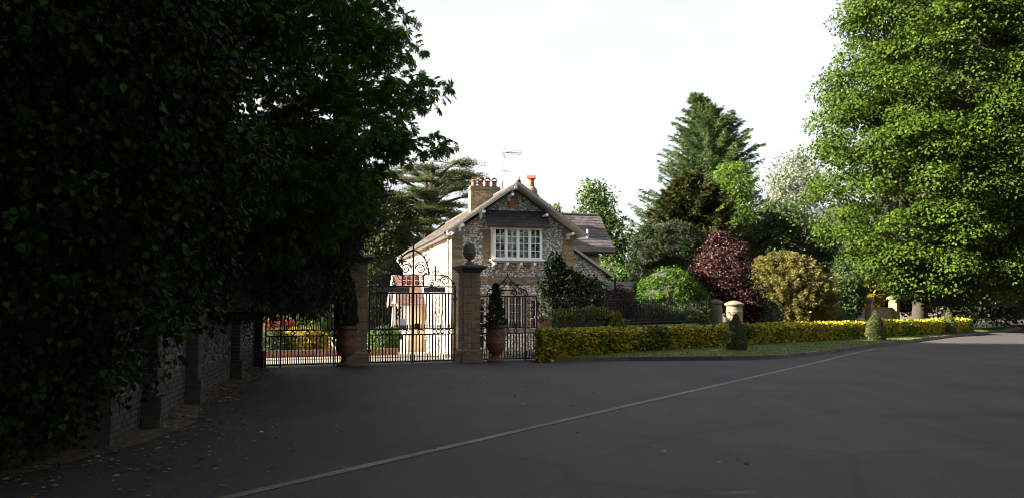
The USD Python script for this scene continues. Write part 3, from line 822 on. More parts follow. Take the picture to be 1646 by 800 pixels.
for q in ((829, 301), (824, 312), (744, 361), (778, 339), (879, 345), (921, 375)):
    s, z = H.px(*q, OV)
    s = min(max(s, 0.1), SR + 0.1)
    part(house, 'purlin_end', MB().box(H, s - 0.055, s + 0.055, 0.032, OV + 0.05, z - 0.07, z + 0.03).box(H, s - 0.04, s + 0.04, 0.032, 0.3, z - 0.22, z - 0.07), WHITE)
part(house, 'eaves_soffit', MB().box(LW, 0.03, BACK, 0.032, 0.34, 4.585, 4.61), BARGE)
part(house, 'gutter', MB().tube(LW.pt(np.linspace(-0.55, BACK + 0.4, 12), np.full(12, 0.42), np.full(12, 4.66)), 0.05, 7), CAPSTONE)
part(house, 'gutter_end', MB().tube(LW.pt(np.array([17.0, 17.0, 17.0, 17.05]), np.array([0.42, 0.46, 0.25, 0.1]), np.array([4.62, 4.45, 4.2, 3.9])), 0.07, 7), WHITE)
part(house, 'downpipe', MB().tube(LW.pt(np.full(2, 0.62), np.full(2, 0.08), np.array([FL, 4.6])), 0.04, 7), BARGE)


def sash(parent, name, F, q, d, cols, rows, fw=0.055, mw=0.022, label=None, glass=True):
    """A painted window: frame, glazing bars, one pane each."""
    s0, s1, z0, z1 = q
    m = MB().box(F, s0, s0 + fw, d - 0.06, d, z0, z1).box(F, s1 - fw, s1, d - 0.06, d, z0, z1).box(F, s0 + fw, s1 - fw, d - 0.06, d - 0.001, z0, z0 + fw).box(F, s0 + fw, s1 - fw, d - 0.06, d - 0.001, z1 - fw, z1)
    w = part(parent, name, m, WHITE, label=label)
    ss, zs = np.linspace(s0 + fw, s1 - fw, cols + 1), np.linspace(z0 + fw, z1 - fw, rows + 1)
    for x in ss[1:-1]:
        part(w, 'muntin', MB().box(F, x - mw / 2, x + mw / 2, d - 0.045, d - 0.008, z0 + fw, z1 - fw), WHITE)
    for z in zs[1:-1]:
        part(w, 'muntin', MB().box(F, s0 + fw, s1 - fw, d - 0.043, d - 0.010, z - mw / 2, z + mw / 2), WHITE)
    for i in range(cols):
        for j in range(rows):
            part(w, 'pane', MB().box(F, ss[i] + mw / 2, ss[i + 1] - mw / 2, d - 0.030, d - 0.025, zs[j] + mw / 2, zs[j + 1] - mw / 2), GLASS)
    return w


# the oriel: white box with four casements, shutters behind, hood of slates, corbels
D = 0.55
os0, os1, oz0, oz1 = H.px(793, 393, D)[0], H.px(872, 393, D)[0], H.px(832, 416, D)[1], H.px(832, 366, D)[1]
box = MB()
for s in (os0, os1 - 0.09):
    box.box(H, s, s + 0.09, 0.03, D - 0.02, oz0, oz1)
box.box(H, os0 + 0.09, os1 - 0.09, 0.03, D - 0.075, oz0, oz0 + 0.09).box(H, os0 - 0.02, os1 + 0.02, 0.03, D - 0.005, oz1, oz1 + 0.09)
part(house, 'oriel_box', box, WHITE)
part(house, 'oriel_sill', MB().box(H, os0 - 0.09, os1 + 0.09, 0.03, D + 0.08, oz0 - 0.07, oz0 - 0.002), WHITE)
part(house, 'oriel_sill', MB().box(H, os0 - 0.03, os1 + 0.03, 0.03, D + 0.02, oz0 - 0.13, oz0 - 0.072), BARGE)
cw = (os1 - os0 - 0.10) / 4
for k in range(4):
    c0 = os0 + 0.05 + cw * k
    sash(house, 'oriel_casement', H, (c0 + 0.008, c0 + cw - 0.008, oz0 + 0.01, oz1 - 0.03), D - 0.01, 2, 4, 0.06, 0.024)
    if k < 3:
        part(house, 'oriel_mullion', MB().box(H, c0 + cw - 0.035, c0 + cw + 0.035, D - 0.07, D + 0.012, oz0, oz1), WHITE)
    sh = MB()
    w_ = (cw - 0.06) / 2
    for h2 in range(2):
        p0 = c0 + 0.03 + h2 * w_
        wide = w_ * (0.97 if rh.random() < 0.3 else 0.55)
        x0 = p0 if h2 else p0 + w_ - wide
        nsl = 14
        for i in range(nsl):
            zc = oz0 + 0.12 + (oz1 - oz0 - 0.2) * i / nsl
            lit = rh.random() < 0.62
            if lit:
                F = H
                bt = np.array([F.pt(x0, D - 0.20, zc), F.pt(x0 + wide, D - 0.20, zc), F.pt(x0 + wide, D - 0.145, zc + 0.05), F.pt(x0, D - 0.145, zc + 0.05)])
                sh.hexa(bt, bt + [0, 0, 0.012])
        sh.box(H, p0, p0 + 0.03, D - 0.2, D - 0.17, oz0 + 0.1, oz1 - 0.05)
    part(house, 'shutter', sh, SHUTTER)
part(house, 'oriel_room', MB().box(H, os0 + 0.1, os1 - 0.1, 0.005, 0.03, oz0 + 0.1, oz1), DARK)  # thin dark panel on the wall, painted as the unlit room behind the casements
hs0, hz0 = H.px(788, 364, 0.8)
hs1, hz1 = H.px(880, 366, 0.8)
ht0, htz = H.px(779, 338, 0.04)
ht1, _ = H.px(874, 344, 0.04)
he, htop = min(hz0, hz1) + 0.02, htz
P = [H.pt(ht0, 0.80, he), H.pt(ht1 + 0.1, 0.80, he), H.pt(ht1 + 0.1, 0.03, htop), H.pt(ht0, 0.03, htop)]
hood = part(house, 'oriel_hood', slab(*P, 0.06), WOOD)
for m in slate_rows(P[0], P[1] - P[0], P[3] - P[0], np.linalg.norm(P[1] - P[0]), np.linalg.norm(P[3] - P[0]), 0.22, 0.3, rh):
    part(hood, 'slate', m, HOODSLATE)
part(house, 'oriel_fascia', MB().box(H, os0 - 0.05, os1 + 0.05, D - 0.03, D + 0.05, oz1 + 0.092, he - 0.065), SHUTTER)
for q in (796, 816, 838, 860):
    s = H.px(q, 428, D)[0]
    z = oz0 - 0.132
    part(house, 'corbel', MB().prism(Frame(H.pt(s, 0, 0), H.n, H.a), [(0.03, z), (D - 0.05, z), (D - 0.05, z - 0.11), (D - 0.16, z - 0.14), (0.2, z - 0.19), (0.12, z - 0.28), (0.03, z - 0.31)], -0.06, 0.06), SOFFIT)
    part(house, 'corbel_end', MB().box(H, s - 0.055, s + 0.055, D - 0.05, D + 0.03, z - 0.12, z - 0.005), WHITE)
sash(house, 'window', H, w1, -0.04, 2, 4)
sash(house, 'window', H, w2, -0.04, 2, 3)
sash(house, 'window', H, w3, -0.04, 1, 4)
for q in (w1, w2, w3):
    part(house, 'window_sill', MB().box(H, q[0] - 0.05, q[1] + 0.05, -0.05, 0.07, q[2] - 0.06, q[2]), STONE)
    part(house, 'curtain', MB().box(H, q[0] + 0.02, q[0] + (q[1] - q[0]) * 0.36, -0.17, -0.15, q[2], q[3]).box(H, q[1] - (q[1] - q[0]) * 0.3, q[1] - 0.02, -0.17, -0.15, q[2], q[3]), SHUTTER)

# chimneys
CF = Frame(H.pt(0, -3.9, 0), H.a, H.n)
c0, cz = CF.px(757, 299)
c1 = c0 + 1.45
cd = 0.62
stack = part(house, 'chimney', MB().box(CF, c0 + 0.02, c1 - 0.02, -cd + 0.02, -0.02, 5.2, cz - 0.02), DARKMORTAR)
bm = bricks(CF, c0, c1, 5.2, cz - 0.16, -0.02, rh, mb=None)
CS = Frame(CF.pt(c0, 0, 0), -CF.n, -CF.a)
bricks(CS, 0, cd, 5.2, cz - 0.16, -0.02, rh, mb=bm)
CR = Frame(CF.pt(c1, 0, 0), -CF.n, CF.a)
bricks(CR, 0, cd, 5.2, cz - 0.16, -0.02, rh, mb=bm)
part(stack, 'bricks', bm, BRICK, kind='stuff')
part(stack, 'chimney_cap', MB().box(CF, c0 - 0.04, c1 + 0.04, -cd - 0.04, 0.04, cz - 0.16, cz - 0.085).box(CF, c0 - 0.015, c1 + 0.015, -cd - 0.015, 0.015, cz - 0.085, cz), STONE)


def pot(parent, c, ang, s=1.0):
    """A clay chimney pot with a half-round hood cowl on top."""
    p = part(parent, 'chimney_pot', MB().lathe(c, [(0.13 * s, 0), (0.14 * s, 0.06 * s), (0.115 * s, 0.09 * s), (0.11 * s, 0.26 * s), (0.14 * s, 0.28 * s), (0.14 * s, 0.32 * s), (0.0, 0.32 * s)], 12), POTRED, 40)
    a = np.linspace(0, math.pi, 9)
    F = Frame(c, [math.cos(ang), math.sin(ang), 0], [math.sin(ang), -math.cos(ang), 0])
    ro, ri = 0.15 * s, 0.115 * s
    poly = [(ro * math.cos(x), c[2] + 0.34 * s + ro * math.sin(x)) for x in a] + [(ri * math.cos(x), c[2] + 0.34 * s + ri * math.sin(x)) for x in a[::-1]]
    part(p, 'cowl', MB().prism(F, poly, -0.17 * s, 0.17 * s), POTRED)
    return p


for k in range(4):
    pot(stack, CF.pt(c0 + 0.2 + 0.35 * k, -cd / 2, cz), th + rh.uniform(-0.25, 0.25), 0.98)
RF = Frame(H.pt(0, -5.2, 0), H.a, H.n)
qs, qz = RF.px(854, 300)
cc = RF.pt(qs, 0, qz - 0.62)
round_stack = part(house, 'round_chimney', MB().lathe(cc, [(0.34, -1.0), (0.34, 0.05), (0.40, 0.1), (0.40, 0.16), (0.32, 0.22), (0.31, 0.42), (0.22, 0.56), (0.15, 0.62), (0, 0.63)], 14), STONE, 40)
pot(round_stack, cc + [0, 0, 0.6], th + 1.2, 1.25)

# right-hand wing with its slate roof
RB, EB = -6.0, -3.75
rgS = Frame(H.pt(0, RB, 0), H.a, H.n)
evS = Frame(H.pt(0, EB, 0), H.a, H.n)
rz_ = (rgS.px(890, 343)[1] + rgS.px(955, 348)[1]) / 2
ez_ = (evS.px(920, 404)[1] + evS.px(990, 405)[1]) / 2
rr_ = rgS.px(955, 347)[0]
er_ = evS.px(990, 405)[0]
wl = 3.0
P = [H.pt(wl, EB, ez_), H.pt(er_, EB, ez_), H.pt(rr_ + 0.12, RB, rz_), H.pt(wl, RB, rz_)]
wing_roof = part(house, 'wing_roof', slab(*P, 0.10), WOOD)
slen = np.linalg.norm(P[3] - P[0])
vskip = lambda x, y: (wl + x) < SM + 0.2 + 0.0 * y
for m in slate_rows(P[0], P[1] - P[0], P[3] - P[0], er_ - wl, slen, 0.235, 0.34, rh, skip=lambda x, y: wl + x < (5.6 - 2.2 * y / slen) - 0.4):
    part(wing_roof, 'slate', m, SLATE)
Pb = [H.pt(wl, 2 * RB - EB, ez_), H.pt(er_, 2 * RB - EB, ez_), H.pt(rr_ + 0.12, RB, rz_), H.pt(wl, RB, rz_)]
part(house, 'wing_roof', slab(*Pb, 0.10), SLATE)
part(house, 'wing_ridge', MB().tube(H.pt([3.6, rr_ + 0.12], np.full(2, RB), np.full(2, rz_ + 0.02)), 0.08, 8), SLATE)
wr_ = er_ - 0.75
part(house, 'wing_wall', MB().box(H, SR + 0.002, wr_, EB - 4.2, EB - 0.45, FL, ez_ + 0.05), DARKMORTAR)
part(house, 'wing_gable', MB().prism(Frame(H.pt(wr_ - 0.25, 0, 0), H.n, H.a), [(EB - 0.45, ez_ + 0.1), (2 * RB - EB + 0.4, ez_ + 0.1), (RB, rz_ - 0.2)], 0, 0.248), DARKMORTAR)
qz_ = FL
while qz_ < ez_ - 0.2:
    m = MB()
    for c in range(5):
        m.box(H, wr_ - 0.55, wr_ + 0.03, EB - 0.9, EB - 0.42, qz_ + c * 0.073 + 0.003, min(qz_ + (c + 1) * 0.073 - 0.003, ez_))
    part(house, 'quoin', m, BRICK)
    qz_ += 0.387
vs_, vz_ = Frame(H.pt(0, -4.55, 0), H.a, H.n).px(944, 388)
part(house, 'vent_pipe', MB().tube([H.pt(vs_, -4.55, vz_ - 0.1), H.pt(vs_, -4.55, vz_ + 0.62)], 0.06, 8), WHITE)
# lean-to with a white verge board
LB = -1.3
lf = Frame(H.pt(0, LB, 0), H.a, H.n)
ls0, lz0 = lf.px(917, 394)
ls1, lz1 = lf.px(986, 443)
ls0, lz0 = SR + 0.003, lz0 + (ls0 - SR) * (lz0 - lz1) / (ls1 - ls0)
P = [H.pt(ls0, LB + 0.1, lz0), H.pt(ls1, LB + 0.1, lz1), H.pt(ls1, EB - 0.44, lz1), H.pt(ls0, EB - 0.44, lz0)]
part(house, 'lean_to_roof', slab(*P, 0.09), SLATE)
part(house, 'lean_to_verge', MB().prism(H, [(ls0, lz0 + 0.01), (ls1, lz1 + 0.01), (ls1, lz1 - 0.13), (ls0, lz0 - 0.13)], LB + 0.102, LB + 0.14), BARGE)
part(house, 'lean_to_gutter_end', MB().tube(H.pt(np.array([ls1 - 0.05, ls1 + 0.06, ls1 + 0.06, ls1 + 0.02]), np.full(4, LB + 0.05), np.array([lz1 - 0.05, lz1 - 0.08, lz1 - 0.5, lz1 - 3.0])), 0.05, 7), IRON)
part(house, 'lean_to_wall', MB().prism(H, [(SR + 0.002, FL), (ls1 - 0.35, FL), (ls1 - 0.35, lz1 + 0.12), (SR + 0.002, lz0 - 0.15)], LB - 0.3, LB - 0.05), MORTAR)
part(house, 'flint_facing', flints(H, Polygon([(SR + 0.05, FL), (ls1 - 0.4, FL), (ls1 - 0.4, lz1 + 0.1), (SR + 0.05, lz0 - 0.2)]), LB - 0.05, 0.14, rh), FLINT, kind='stuff')
# porch on the left wall
pt0, pt1, ptm, pd, pe, pr = 7.9, 13.2, 10.55, 1.25, 1.72, 3.22
for e in (pt0, pt1):
    P = [LW.pt(e - (0.25 if e < ptm else -0.25), pd + 0.25, pe - 0.1), LW.pt(ptm, pd + 0.25, pr + 0.05), LW.pt(ptm, 0.03, pr + 0.05), LW.pt(e - (0.25 if e < ptm else -0.25), 0.03, pe - 0.1)]
    pfr = part(house, 'porch_roof', slab(*P, 0.07), BARGE)
    part(pfr, 'porch_tiles', joined(slate_rows(P[0], P[3] - P[0], P[1] - P[0], np.linalg.norm(P[3] - P[0]), np.linalg.norm(P[1] - P[0]), 0.2, 0.2, rh)), REDTILE, kind='stuff')
part(house, 'porch_gable', MB().prism(LW, [(pt0, pe), (pt1, pe), (ptm, pr - 0.03)], pd - 0.1, pd), WHITE)
part(house, 'porch_verge', MB().prism(LW, [(pt0 - 0.25, pe - 0.1), (ptm, pr + 0.05), (pt1 + 0.25, pe - 0.1), (pt1 + 0.25, pe - 0.28), (ptm, pr - 0.13), (pt0 - 0.25, pe - 0.28)], pd + 0.2, pd + 0.245), WHITE)
for e in (pt0 + 0.12, pt1 - 0.12):
    part(house, 'porch_post', MB().box(LW, e - 0.12, e + 0.12, pd - 0.3, pd - 0.06, -0.2, pe), WHITE)
    part(house, 'porch_plinth', MB().box(LW, e - 0.2, e + 0.2, pd - 0.4, pd + 0.05, FL, -0.2), WHITE)
part(house, 'porch_side', MB().box(LW, pt0 + 0.02, pt0 + 0.16, 0.02, pd - 0.42, FL, pe - 0.1), CREAM)
part(house, 'porch_door', MB().box(LW, ptm - 0.55, ptm + 0.55, 0.04, 0.09, FL, 1.2), DOORWOOD)
# aerial, on the cottage's chimney
AF = Frame(H.pt(0, -4.2, 0), H.a, H.n)
am, az0 = AF.px(808, 300)
_, az1 = AF.px(808, 236)
aer = thing('television_aerial', 'thin grey rooftop aerial on a tall mast beside the brick chimney', 'aerial', AF.pt(am, 0, az0 - 0.9))
part(aer, 'mast', MB().tube([AF.pt(am, 0, az0 - 0.9), AF.pt(am, 0, az1)], 0.024, 6), STEEL)
zb = AF.px(808, 245)[1]
bx_ = AF.px(838, 246)[0]
ant = MB().tube([AF.pt(am - 0.1, 0, zb), AF.pt(bx_, 0, zb)], 0.016, 5)
for k, s in enumerate(np.linspace(am + 0.18, bx_, 7)):
    h = 0.09 + 0.02 * k
    ant.tube([AF.pt(s, -h, zb), AF.pt(s, h, zb)], 0.011, 4)
ant.tube([AF.pt(am + 0.2, 0, zb + 0.05), AF.pt(bx_, 0, zb + 0.12)], 0.011, 4).tube([AF.pt(am + 0.2, 0, zb - 0.02), AF.pt(bx_, 0, zb - 0.10)], 0.011, 4).tube([AF.pt(bx_, 0, zb + 0.12), AF.pt(bx_, 0, zb - 0.1)], 0.011, 4)
part(aer, 'antenna', ant, STEEL)
rf_ = MB()
for sg in (1, -1):
    rf_.hexa(np.array([AF.pt(am - 0.02, -0.12, zb), AF.pt(am - 0.02, 0.12, zb), AF.pt(am - 0.02 + 0.12, 0.12, zb + sg * 0.3), AF.pt(am - 0.02 + 0.12, -0.12, zb + sg * 0.3)]),
             np.array([AF.pt(am, -0.12, zb), AF.pt(am, 0.12, zb), AF.pt(am + 0.14, 0.12, zb + sg * 0.3), AF.pt(am + 0.14, -0.12, zb + sg * 0.3)]))
part(aer, 'reflector', rf_, STEEL)
z2 = AF.px(808, 275)[1]
a2 = MB().tube([AF.pt(am, 0, z2), AF.pt(am + 0.4, 0, z2)], 0.012, 4)
for s in (0.08, 0.16, 0.24, 0.32, 0.39):
    a2.tube([AF.pt(am + s, 0, z2 - 0.035), AF.pt(am + s, 0, z2 + 0.035)], 0.011, 4)
part(aer, 'small_antenna', a2, STEEL)

# low slate-roofed outbuilding to the right of the cottage
OF = Frame(at(985, 480, 37.5), [1, 0.12, 0], [0.12, -1, 0])
ob = thing('outbuilding', 'low slate-roofed outbuilding between the cottage and the round green bush', 'shed', OF.pt(1, 0, 0))
ozr, oze = OF.px(1000, 452, -1.2)[1], OF.px(1000, 469)[1]
P = [OF.pt(-0.5, 0.1, oze), OF.pt(2.6, 0.1, oze), OF.pt(2.6, -1.3, ozr), OF.pt(-0.5, -1.3, ozr)]
orf = part(ob, 'roof', slab(*P, 0.08), WOOD)
for m in slate_rows(P[0], P[1] - P[0], P[3] - P[0], 3.1, np.linalg.norm(P[3] - P[0]), 0.24, 0.34, rh):
    part(orf, 'slate', m, SLATE)
part(ob, 'wall', MB().box(OF, -0.4, 2.5, -2.4, -0.1, -0.3, oze - 0.09), DARKMORTAR)

# ------------------------------------------------------------------ gate piers
G = Frame(G0, gdir, gnrm)
rp_ = np.random.default_rng(31)


def pier(label, s, w, zt, zc):
    """Square brick gate pier: plinth, brick shaft, moulded dark cap, pineapple finial on its foot."""
    c = G.pt(s, 0, 0)
    t = thing('gate_pier', label, 'gate pier', c, None)
    h = w / 2
    part(t, 'shaft', MB().box(G, s - h + 0.02, s + h - 0.02, -h + 0.02, h - 0.02, -0.1, zt), MORTAR)
    m = MB()
    faces = [Frame(G.pt(s - h, h, 0), G.a, G.n), Frame(G.pt(s - h, -h, 0), G.a, -G.n), Frame(G.pt(s - h, h, 0), -G.n, -G.a), Frame(G.pt(s + h, h, 0), -G.n, G.a)]
    for F in faces:
        bricks(F, 0, w, 0.36, zt, -0.02, rp_, mb=m)
    part(t, 'bricks', m, PIERBRICK, kind='stuff')
    pb = MB()
    p = w / 2 + 0.055
    for F in [Frame(G.pt(s - p, p, 0), G.a, G.n), Frame(G.pt(s - p, -p, 0), G.a, -G.n), Frame(G.pt(s - p, p, 0), -G.n, -G.a), Frame(G.pt(s + p, p, 0), -G.n, G.a)]:
        bricks(F, 0, 2 * p, 0.0, 0.31, -0.03, rp_, mb=pb)
    pb.box(G, s - p + 0.02, s + p - 0.02, -p + 0.02, p - 0.02, -0.1, 0.315)
    bt = G.pt([s - p, s + p, s + p, s - p], [p, p, -p, -p], np.full(4, 0.315))
    tp = G.pt([s - h, s + h, s + h, s - h], [h, h, -h, -h], np.full(4, 0.37))
    pb.hexa(bt, tp)
    part(t, 'plinth', pb, PIERBRICK, kind='stuff')
    cap = MB()
    prof = [(0.0, zt), (0.04, zt + 0.03), (0.045, zt + 0.06), (0.13, zt + 0.12), (0.15, zt + 0.135), (0.15, zt + 0.175), (0.12, zt + 0.185)]
    R = [G.pt([s - h - o, s + h + o, s + h + o, s - h - o], [h + o, h + o, -h - o, -h - o], np.full(4, z)) for o, z in prof]
    for a, b in zip(R, R[1:]):
        cap.hexa(a, b)
    cap.hexa(R[-1], G.pt([s - 0.17, s + 0.17, s + 0.17, s - 0.17], [0.17, 0.17, -0.17, -0.17], np.full(4, zt + 0.235)))
    part(t, 'cap', cap, CAPSTONE)
    f0 = zt + 0.235
    fin = part(t, 'finial', MB().lathe(G.pt(s, 0, f0), [(0.14, -0.01), (0.14, 0.03), (0.09, 0.06), (0.055, 0.09), (0.055, 0.13), (0.085, 0.15), (0.10, 0.17), (0.155, 0.26), (0.178, 0.34), (0.172, 0.36), (0.16, 0.44), (0.12, 0.53), (0.06, 0.59), (0.0, 0.61)], 20), FINIAL, 50)
    net = MB()                                              # raised lattice of the pineapple
    for k in range(12):
        for sg in (1, -1):
            u = np.linspace(0, 1, 9)
            a = k * math.pi / 6 + sg * u * 1.5
            z = 0.345 + 0.235 * u
            r = np.interp(z, [0.34, 0.36, 0.44, 0.53, 0.59, 0.61], [0.178, 0.172, 0.16, 0.12, 0.06, 0.02]) + 0.006
            o = G.pt(s, 0, f0)
            net.tube(np.stack([o[0] + r * np.cos(a), o[1] + r * np.sin(a), o[2] + z], 1), 0.009, 4)
    part(fin, 'lattice', net, FINIAL)
    lv = MB()
    o = G.pt(s, 0, f0)
    for k in range(14):
        a = k * 2 * math.pi / 14
        lv.tube([[o[0] + r * math.cos(a), o[1] + r * math.sin(a), o[2] + z] for r, z in ((0.10, 0.17), (0.16, 0.26), (0.183, 0.335))], [0.014, 0.02, 0.006], 5)
    an = np.linspace(0, 2 * math.pi, 25)
    lv.tube(np.stack([o[0] + 0.18 * np.cos(an), o[1] + 0.18 * np.sin(an), o[2] + 0.34 + 0 * an], 1), 0.015, 5)
    part(fin, 'leaf_rim', lv, STONE)
    return t


pier('brick gate pier partly under dark foliage behind the left terracotta urn', -0.30, 0.50, 2.72, 0)
pier('brick gate pier with pineapple finial between the main gate and side gate', 2.90, 0.50, 2.52, 0)

# ------------------------------------------------------------------ wrought iron gates
def bar(parent, s, z0, z1, r=0.0145, d=0.0, name='bar'):
    part(parent, name, MB().box(G, s - r, s + r, d - r, d + r, z0, z1), IRON)


def rail(parent, s0, s1, z, h=0.018, d=0.0, name='rail', dd=0.016):
    part(parent, name, MB().box(G, s0, s1, d - dd, d + dd, z - h, z + h), IRON)


def spiral(c, r0, a0, turns, hand=1, r1=0.012, n=26):
    u = np.linspace(0, 1, n)
    r = r0 + (r1 - r0) * u ** 0.85
    a = a0 + hand * u * turns * 2 * math.pi
    return np.stack([c[0] + r * np.cos(a), c[1] + r * np.sin(a)], 1)


def curve(P, n=18):
    P = np.asarray(P, float)
    from scipy.interpolate import CubicSpline
    t = np.r_[0, np.cumsum(np.linalg.norm(np.diff(P, axis=0), axis=1))]
    return CubicSpline(t, P)(np.linspace(0, t[-1], n))


def iron(parent, P, r=0.011, name='scroll', d=0.0, taper=True):
    P = np.asarray(P)
    r = r * 1.75
    rr = np.linspace(r, r * 0.65, len(P)) if taper else r
    part(parent, name, MB().tube(G.pt(P[:, 0], np.full(len(P), d), P[:, 1]), rr, 5), IRON, 60)


def spikes(parent, ss, z0, z1, name, r=0.012):
    m = MB()
    for s in ss:
        b = G.pt([s - r, s + r, s + r, s - r], [r, r, -r, -r], np.full(4, z0))
        m.hexa(b, b + [0, 0, z1 - z0 - 0.06])
        m.hexa(b + [0, 0, z1 - z0 - 0.06], np.repeat(b.mean(0)[None], 4, 0) + [0, 0, z1 - z0])
    part(parent, name, m, IRON, kind='stuff')


W = 2.51
ZB, ZT = 0.06, 2.12
ZS = 1.93
ZM0, ZM1 = 0.80, 0.95
for side in (0, 1):
    s0, s1 = (0.05, 1.245) if side == 0 else (1.265, 2.47)
    t = thing('gate_leaf', ('black iron gate leaf carrying the word WARGRAVE on its board', 'black iron gate leaf carrying the word MANOR on its board')[side], 'gate', G.pt(s0 if side == 0 else s1, 0, 0))
    for s in (s0, s1):
        part(t, 'stile', MB().box(G, s - 0.022, s + 0.022, -0.022, 0.022, 0.02, ZT + (0.02 if (s == s0) == (side == 0) else 0.0)), IRON)
    for z in (ZB, ZM0, ZM1, ZS, ZT):
        rail(t, s0 + 0.022, s1 - 0.022, z)
    n = 13
    step = (s1 - s0) / n
    for k in range(1, n):
        s = s0 + step * k
        bar(t, s, ZB + 0.018, ZM0 - 0.018)
        bar(t, s, ZM1 + 0.018, ZS - 0.018)
    spikes(t, [s0 + step * (k + 0.5) for k in range(n)], ZB + 0.018, 0.30, 'dog_bars')
    rail(t, s0 + 0.022, s1 - 0.022, 0.19, 0.008, name='dog_rail', dd=0.006)
    spikes(t, [s0 + step * (k + 0.5) for k in range(n)], ZM1 + 0.018, ZM1 + 0.16, 'short_spikes')
    mid = (ZM0 + ZM1) / 2
    cx = (s0 + s1) / 2 + (0.12 if side else -0.12)
    for c in (cx - 0.115, cx, cx + 0.115):
        a = np.linspace(0, 2 * math.pi, 17)
        iron(t, np.stack([c + 0.052 * np.cos(a), mid + 0.052 * np.sin(a)], 1), 0.009, 'ring', taper=False)
    for c, hd in ((s0 + 0.14, 1), (s1 - 0.14, -1)):
        iron(t, spiral((c, mid), 0.055, -math.pi / 2, 1.4, hd), 0.009)
        iron(t, curve([(c, mid + 0.05), (c + hd * 0.12, mid + 0.045), (c + hd * 0.2, mid)]), 0.009)
    b0, b1 = (G.px(604, 466)[0], G.px(658, 466)[0]) if side == 0 else (G.px(681, 466)[0], G.px(715, 466)[0])
    bd = part(t, 'sign_board', MB().box(G, b0, b1, 0.018, 0.032, ZS + 0.022, ZT - 0.022), BOARD)
    lt = meshkit.text_mesh(('WARGRAVE', 'MANOR')[side], 0.115, 0.006)
    v = lt.vertices - [lt.bounds[:, 0].mean(), lt.bounds[:, 1].mean(), 0]
    sc = min(1.0, (b1 - b0 - 0.05) / np.ptp(v[:, 0]))
    part(bd, 'lettering', (G.pt((b0 + b1) / 2 + v[:, 0] * sc, 0.033 + v[:, 2], (ZS + ZT) / 2 + v[:, 1]), lt.faces), LETTERS)
    # overthrow: half of the scrolled crest stands on each leaf
    c0 = 1.255
    M = (lambda s: 2 * c0 - s) if side == 0 else (lambda s: s)
    m_ = lambda P: np.stack([M(np.asarray(P)[:, 0]), np.asarray(P)[:, 1]], 1)
    pxl = lambda *q: [G.px(*p) for p in q]
    sc_ = lambda x, y, r, a0, tn, hd: iron(t, m_(spiral(G.px(x, y), r, a0, tn, hd)))
    if side == 1:
        part(t, 'centre_post', MB().box(G, c0 - 0.02, c0 + 0.02, -0.02, 0.02, ZT, 3.25), IRON)
        part(t, 'post_finial', MB().lathe(G.pt(c0, 0, 3.25), [(0.03, 0), (0.045, 0.03), (0.02, 0.06), (0.035, 0.10), (0, 0.2)], 8), IRON)
    bx0 = G.px(681, 450)[0]
    zt_ = G.px(670, 441)[1]
    iron(t, m_([(c0 + 0.02, zt_), (bx0, zt_), (bx0, ZT)]), 0.013, 'box_frame', taper=False)
    for sx in (0.09, 0.24):
        for zz, hd in ((ZT + 0.10, 1), (zt_ - 0.09, -1)):
            iron(t, m_(spiral((c0 + sx, zz), 0.06, -hd * math.pi / 2, 1.5, hd)), 0.009)
        iron(t, m_(curve([(c0 + sx + 0.06, ZT + 0.04), (c0 + sx + 0.075, (ZT + zt_) / 2), (c0 + sx + 0.06, zt_ - 0.04)])), 0.009)
    iron(t, m_(curve(pxl((666, 402), (674, 406), (682, 414), (687, 425), (691, 440)))), 0.014)
    iron(t, m_(curve(pxl((682, 414), (684, 409), (688, 407)))), 0.011)
    iron(t, m_(curve(pxl((687, 425), (688, 418), (693, 415)))), 0.011)
    sc_(676, 432, 0.15, math.pi * 0.9, 2.0, -1)
    iron(t, m_(curve(pxl((668, 432), (671, 422), (678, 420), (685, 428), (689, 442), (684, 450)))), 0.011)
    sc_(684, 441, 0.055, 0, 1.4, 1)
    rl = pxl((690, 441), (707, 441.5))
    iron(t, m_(rl), 0.010, 'crest_rail', taper=False)
    cr = G.px(700, 441)[0]
    zc_ = G.px(700, 441)[1]
    iron(t, m_([(cr, zc_ - 0.18), (cr, zc_ + 0.24)]), 0.010, 'cross_stem', taper=False)
    for hd in (1, -1):
        iron(t, m_(spiral((cr + hd * 0.055, zc_ + 0.09), 0.05, -math.pi / 2, 1.3, hd)), 0.008)
        iron(t, m_(spiral((cr + hd * 0.075, zc_ - 0.17), 0.07, math.pi / 2, 1.5, -hd)), 0.009)
    sc_(715, 451, 0.14, math.pi, 1.9, -1)
    iron(t, m_(curve(pxl((707, 441), (712, 442), (720, 444), (726, 451), (732, 459)))), 0.012)
    sc_(728, 455, 0.05, 0, 1.3, 1)
    sc_(694, 455, 0.07, math.pi, 1.5, 1)
    iron(t, m_(curve(pxl((690, 460), (697, 461), (706, 458), (709, 449)))), 0.010)
    if side == 1:
        part(t, 'lock_box', MB().box(G, s0 + 0.03, s0 + 0.16, 0.018, 0.05, ZM1 + 0.02, ZM1 + 0.15), IRON)
    for zz in (0.35, 1.75):
        hs = s0 if side == 0 else s1
        part(t, 'hinge', MB().box(G, hs - 0.05, hs + 0.05, -0.03, 0.03, zz, zz + 0.05), IRON)
nq = G.px(642.5, 512), G.px(653.5, 527)
nb = thing('notice', 'small white and teal notice fixed to the bars of the main gate', 'notice', G.pt(nq[0][0], 0.02, nq[1][1]))
part(nb, 'white_panel', MB().box(G, nq[0][0], nq[1][0], 0.012, 0.02, nq[1][1] + 0.09, nq[0][1]), WHITE)
part(nb, 'teal_panel', MB().box(G, nq[0][0], nq[1][0], 0.012, 0.02, nq[1][1], nq[1][1] + 0.088), TEAL)


